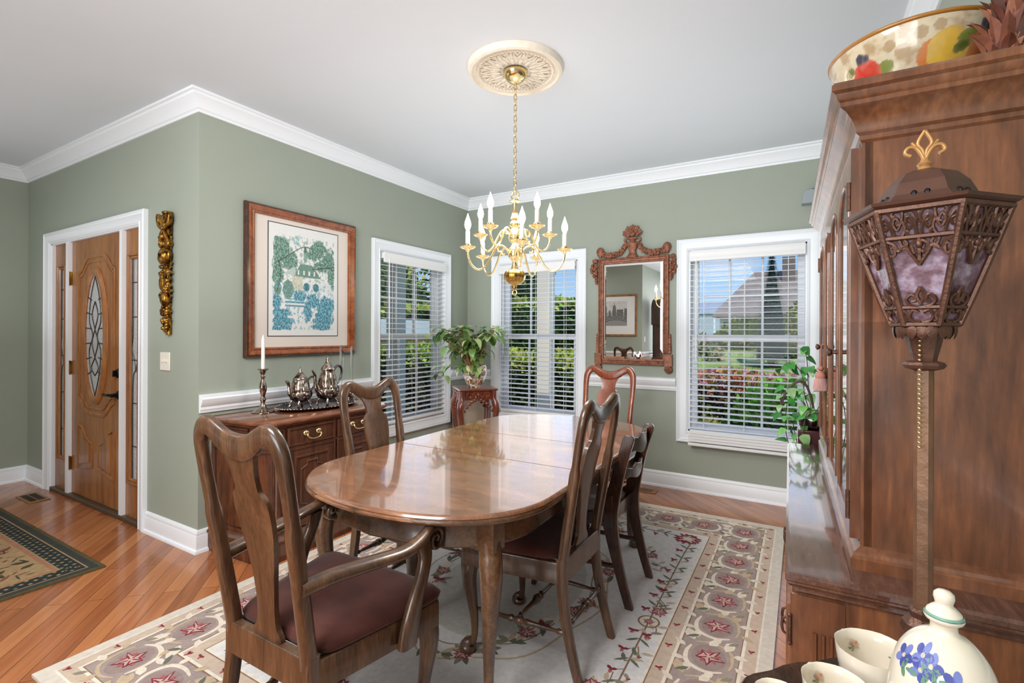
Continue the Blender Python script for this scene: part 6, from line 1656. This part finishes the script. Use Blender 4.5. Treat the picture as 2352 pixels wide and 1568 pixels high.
for x in (-5.75, -4.1): MB().box(x, x+.16, -.55, -.40, -.4, 2.3).build('porch_post', M_trim, nh, smooth=0)
fh_ = thing('distant_house', 'pale blue-grey distant house at the far left of the right window', 'house', (-9.6, 72, .6))
MB().box(-4, 3, 0, 6, -.5, 3.6).build('wall', plain('pale_blue_siding', (176,190,204), .8), fh_, smooth=0)
MB().loft([[(-4.3,-.3,3.6),(3.3,-.3,3.6),(3.3,6.3,3.6),(-4.3,6.3,3.6)],[(-3.5,3,5.2),(2.5,3,5.2),(2.5,3.1,5.2),(-3.5,3.1,5.2)]]).build('roof', plain('blue_grey_roof', (150,162,176), .9), fh_, smooth=0)
# middle and left windows: clipped hedge, trees, porch posts
hedgebox('clipped_hedge', 'dense clipped hedge with a bright top outside the middle window', -4.6, -2.35, 6.9, 8.0, G0, .92, 7500, [(70,96,48),(92,116,58),(52,72,42),(42,54,36)], [(190,204,84),(164,186,70)], .075, 41)  # lit top is painted in: yellow-green colours on the upper leaves
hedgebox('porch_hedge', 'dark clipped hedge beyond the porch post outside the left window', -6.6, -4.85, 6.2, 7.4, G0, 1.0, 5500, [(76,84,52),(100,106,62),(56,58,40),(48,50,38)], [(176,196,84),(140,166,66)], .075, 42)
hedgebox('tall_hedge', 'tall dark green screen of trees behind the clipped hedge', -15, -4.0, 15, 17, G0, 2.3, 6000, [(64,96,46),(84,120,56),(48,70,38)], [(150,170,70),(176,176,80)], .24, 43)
for i, (x, y, cz, r, h_, lab) in enumerate(((-13.5, 21.5, 4.4, 2.5, 2.3, 'spreading leafy tree showing against the sky in the middle window'), (-22.5, 22, 3.4, 3.6, 3.2, 'big dark leafy tree filling the left window'), (-7.6, 24, 1.9, 2.2, 1.8, 'yellow-topped rounded tree low behind the middle window hedge'), (-31, 25, 4.4, 3.6, 3.6, 'tall shade tree left of the porch post in the left window'))):
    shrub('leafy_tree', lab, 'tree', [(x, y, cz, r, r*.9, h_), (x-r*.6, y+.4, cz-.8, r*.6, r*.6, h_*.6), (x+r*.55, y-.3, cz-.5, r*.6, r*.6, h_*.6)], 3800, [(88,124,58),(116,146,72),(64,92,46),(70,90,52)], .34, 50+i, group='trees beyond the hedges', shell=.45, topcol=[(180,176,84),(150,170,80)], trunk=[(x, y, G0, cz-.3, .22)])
M_post = plain('cream_post', (248,240,222), .5)
def post(label, x, y, w, z1=2.28):
    p = thing('porch_post', label, 'post', (x, y, G0), 0, 'white porch posts')
    MB().box(-w/2, w/2, -w/2, w/2, 0, z1-G0).build('shaft', M_post, p, bev=.008)
    MB().box(-w/2-.03, w/2+.03, -w/2-.03, w/2+.03, 0, .75).build('pedestal', M_post, p, bev=.008)
post('white square porch post seen through the middle window', -2.98, 5.95, .185, 2.9)
post('white square porch post seen through the left window', -4.33, 4.52, .17)
struct('porch_beam', MB().box(-9, -3.3, 4.40, 4.62, 2.28, 2.62), plain('porch_white', (232,228,216), .6), smooth=0)
gw = thing('garage_wing', 'pinkish brick garage wing with white trim outside the left window', 'building', (-13.2, 9.2, G0))
def brick():
    m, nt, b = newmat('pink_brick'); v = coords(nt, (1,1,1), 'Object', (PI/2,0,0)); br = nt.nodes.new('ShaderNodeTexBrick'); nt.links.new(v, br.inputs['Vector'])
    br.inputs['Color1'].default_value = (*s2l((176,132,118)),1); br.inputs['Color2'].default_value = (*s2l((190,150,136)),1); br.inputs['Mortar'].default_value = (*s2l((206,194,186)),1); br.inputs['Scale'].default_value = 2.4
    nt.links.new(br.outputs['Color'], b.inputs['Base Color']); b.inputs['Roughness'].default_value = .9; return m
MB().box(-4, 3.4, 0, 4, 0, 1.75).build('wall', brick(), gw, smooth=0)
MB().box(-4.1, 3.5, -.05, 4, 1.75, 2.3).build('fascia', M_trim, gw, smooth=0)
shrub('flower_bush', 'low bush with pink blooms at the foot of the porch hedge', 'bush', [(-5.05,5.72,-.30,.42,.28,.32)], 1200, [(70,84,50),(196,120,140),(60,66,46)], .06, 61, topcol=[(206,130,150)])

# ------------------------------------------------------------------ light
def area(name, loc, rot, sx, sy, power, col=(1,1,1), spread=180):
    l = bpy.data.lights.new(name, 'AREA'); l.shape = 'RECTANGLE'; l.size = sx; l.size_y = sy; l.energy = power; l.color = col; l.spread = math.radians(spread)
    o = bpy.data.objects.new(name, l); C.objects.link(o); o.location = loc; o.rotation_euler = rot; return o
sun = bpy.data.lights.new('sun', 'SUN'); sun.energy = 3.0; sun.angle = .01; sun.color = (1,.95,.88)
so = bpy.data.objects.new('sun', sun); C.objects.link(so); so.rotation_euler = (math.radians(34), 0, math.radians(30))
area('rear_fill', (-1.3, -3.7, 1.6), (math.radians(90), 0, 0), 2.8, 2.0, 66, (.95,.98,1), 120)  # added fill behind the camera; the wall there has no window
area('ceiling_up_fill', (-1.2, -1.4, .8), (math.radians(180), 0, 0), 3.0, 2.8, 17, (.90,.96,1))  # added upward panel that brightens the ceiling behind the camera
area('hall_down_fill', (-4.5, -.3, 2.6), (0, 0, 0), 2.0, 1.8, 12, (.98,.99,1))  # no fixture here: unseen panel added to light the foyer from above
area('foyer_up_fill', (-4.5, .3, 1.2), (math.radians(180), 0, 0), 2.0, 1.8, 11, (.90,.96,1))  # unseen upward panel, added to lift the foyer ceiling
area('front_fill', (-1.35, -.3, 2.5), (math.radians(34), 0, math.radians(14)), 1.2, .9, 72, (1,.99,.98))  # tilted fill added to brighten the dining floor and furniture, not a fixture
pl = bpy.data.lights.new('chandelier_light', 'POINT'); pl.energy = 5; pl.shadow_soft_size = .22; pl.color = (1,.90,.74)
po = bpy.data.objects.new('chandelier_light', pl); C.objects.link(po); po.location = (CHX, CHY, 1.93)
sl_ = bpy.data.lights.new('dining_down_fill', 'SPOT'); sl_.energy = 125; sl_.shadow_soft_size = .3; sl_.spot_size = math.radians(150); sl_.spot_blend = 1; sl_.color = (1,.95,.87)  # extra spot added to brighten rug and table; the chandelier has none
so_ = bpy.data.objects.new('dining_down_fill', sl_); C.objects.link(so_); so_.location = (CHX, CHY, 1.98)
area('dining_up_fill', (-1.2, 2.7, 1.35), (math.radians(180), 0, 0), 3.0, 2.6, 21, (.90,.96,1))  # panel added in mid-air over the table to brighten the dining ceiling
for nm, loc, rot in (('window_daylight', (XA+.05, (W1[0]+W1[1])/2, 1.26), (PI/2, 0, -PI/2)), ('window_daylight', ((W2[0]+W2[1])/2, YB-.05, 1.26), (-PI/2, 0, 0)), ('window_daylight', ((W3[0]+W3[1])/2, YB-.05, 1.26), (-PI/2, 0, 0))):
    area(nm, loc, rot, .82, 1.40, 3.6, (.94,.97,1))
w = bpy.data.worlds.new('sky'); bpy.context.scene.world = w; w.use_nodes = True; nt = w.node_tree
bg = nt.nodes['Background']
tc = nt.nodes.new('ShaderNodeTexCoord'); sx = nt.nodes.new('ShaderNodeSeparateXYZ'); nt.links.new(tc.outputs['Generated'], sx.inputs[0])
r = ramp(nt, [(0, s2l((186,208,226))), (.06, s2l((164,196,226))), (.25, s2l((84,146,212))), (1, s2l((56,112,190)))], sx.outputs['Z'])
mp = nt.nodes.new('ShaderNodeMapping'); mp.inputs['Scale'].default_value = (2.5,2.5,7); nt.links.new(tc.outputs['Generated'], mp.inputs['Vector'])
n = N(nt, 'ShaderNodeTexNoise', Scale=2.2, Detail=7.0, Distortion=.3); nt.links.new(mp.outputs['Vector'], n.inputs['Vector'])
cr_ = ramp(nt, [(.52, (0,0,0)), (.68, (.6,.6,.6))], n.outputs['Fac'])
mx = N(nt, 'ShaderNodeMix', data_type='RGBA'); nt.links.new(cr_.outputs['Color'], mx.inputs[0]); nt.links.new(r.outputs['Color'], mx.inputs[6]); mx.inputs[7].default_value = (.66,.68,.72,1)
nt.links.new(mx.outputs[2], bg.inputs['Color']); bg.inputs['Strength'].default_value = 1.2

# ------------------------------------------------------------------ camera
cam = bpy.data.cameras.new('camera'); co = bpy.data.objects.new('camera', cam); C.objects.link(co)
cam.sensor_width = 36; cam.lens = 1130.68/2352*36; cam.shift_y = -(784-764.38)/2352; cam.clip_start = .05; cam.clip_end = 400
co.matrix_world = T(0,0,1.32) @ RZ(math.radians(30.52)) @ RX(PI/2) @ RZ(math.radians(.2347))
sc = bpy.context.scene; sc.camera = co
sc.view_settings.view_transform = 'Standard'; sc.view_settings.look = 'None'; sc.view_settings.gamma = 1; sc.view_settings.exposure = 0.05
try: sc.view_settings.use_curve_mapping = False
except Exception: pass
sc.cycles.max_bounces = 7; sc.cycles.diffuse_bounces = 4; sc.cycles.glossy_bounces = 4; sc.cycles.transmission_bounces = 6; sc.cycles.transparent_max_bounces = 12
sc.cycles.caustics_reflective = False; sc.cycles.caustics_refractive = False
sc.cycles.use_adaptive_sampling = True; sc.cycles.adaptive_threshold = .03; sc.cycles.adaptive_min_samples = 24
sc.cycles.use_denoising = True; sc.cycles.sample_clamp_indirect = 4.0
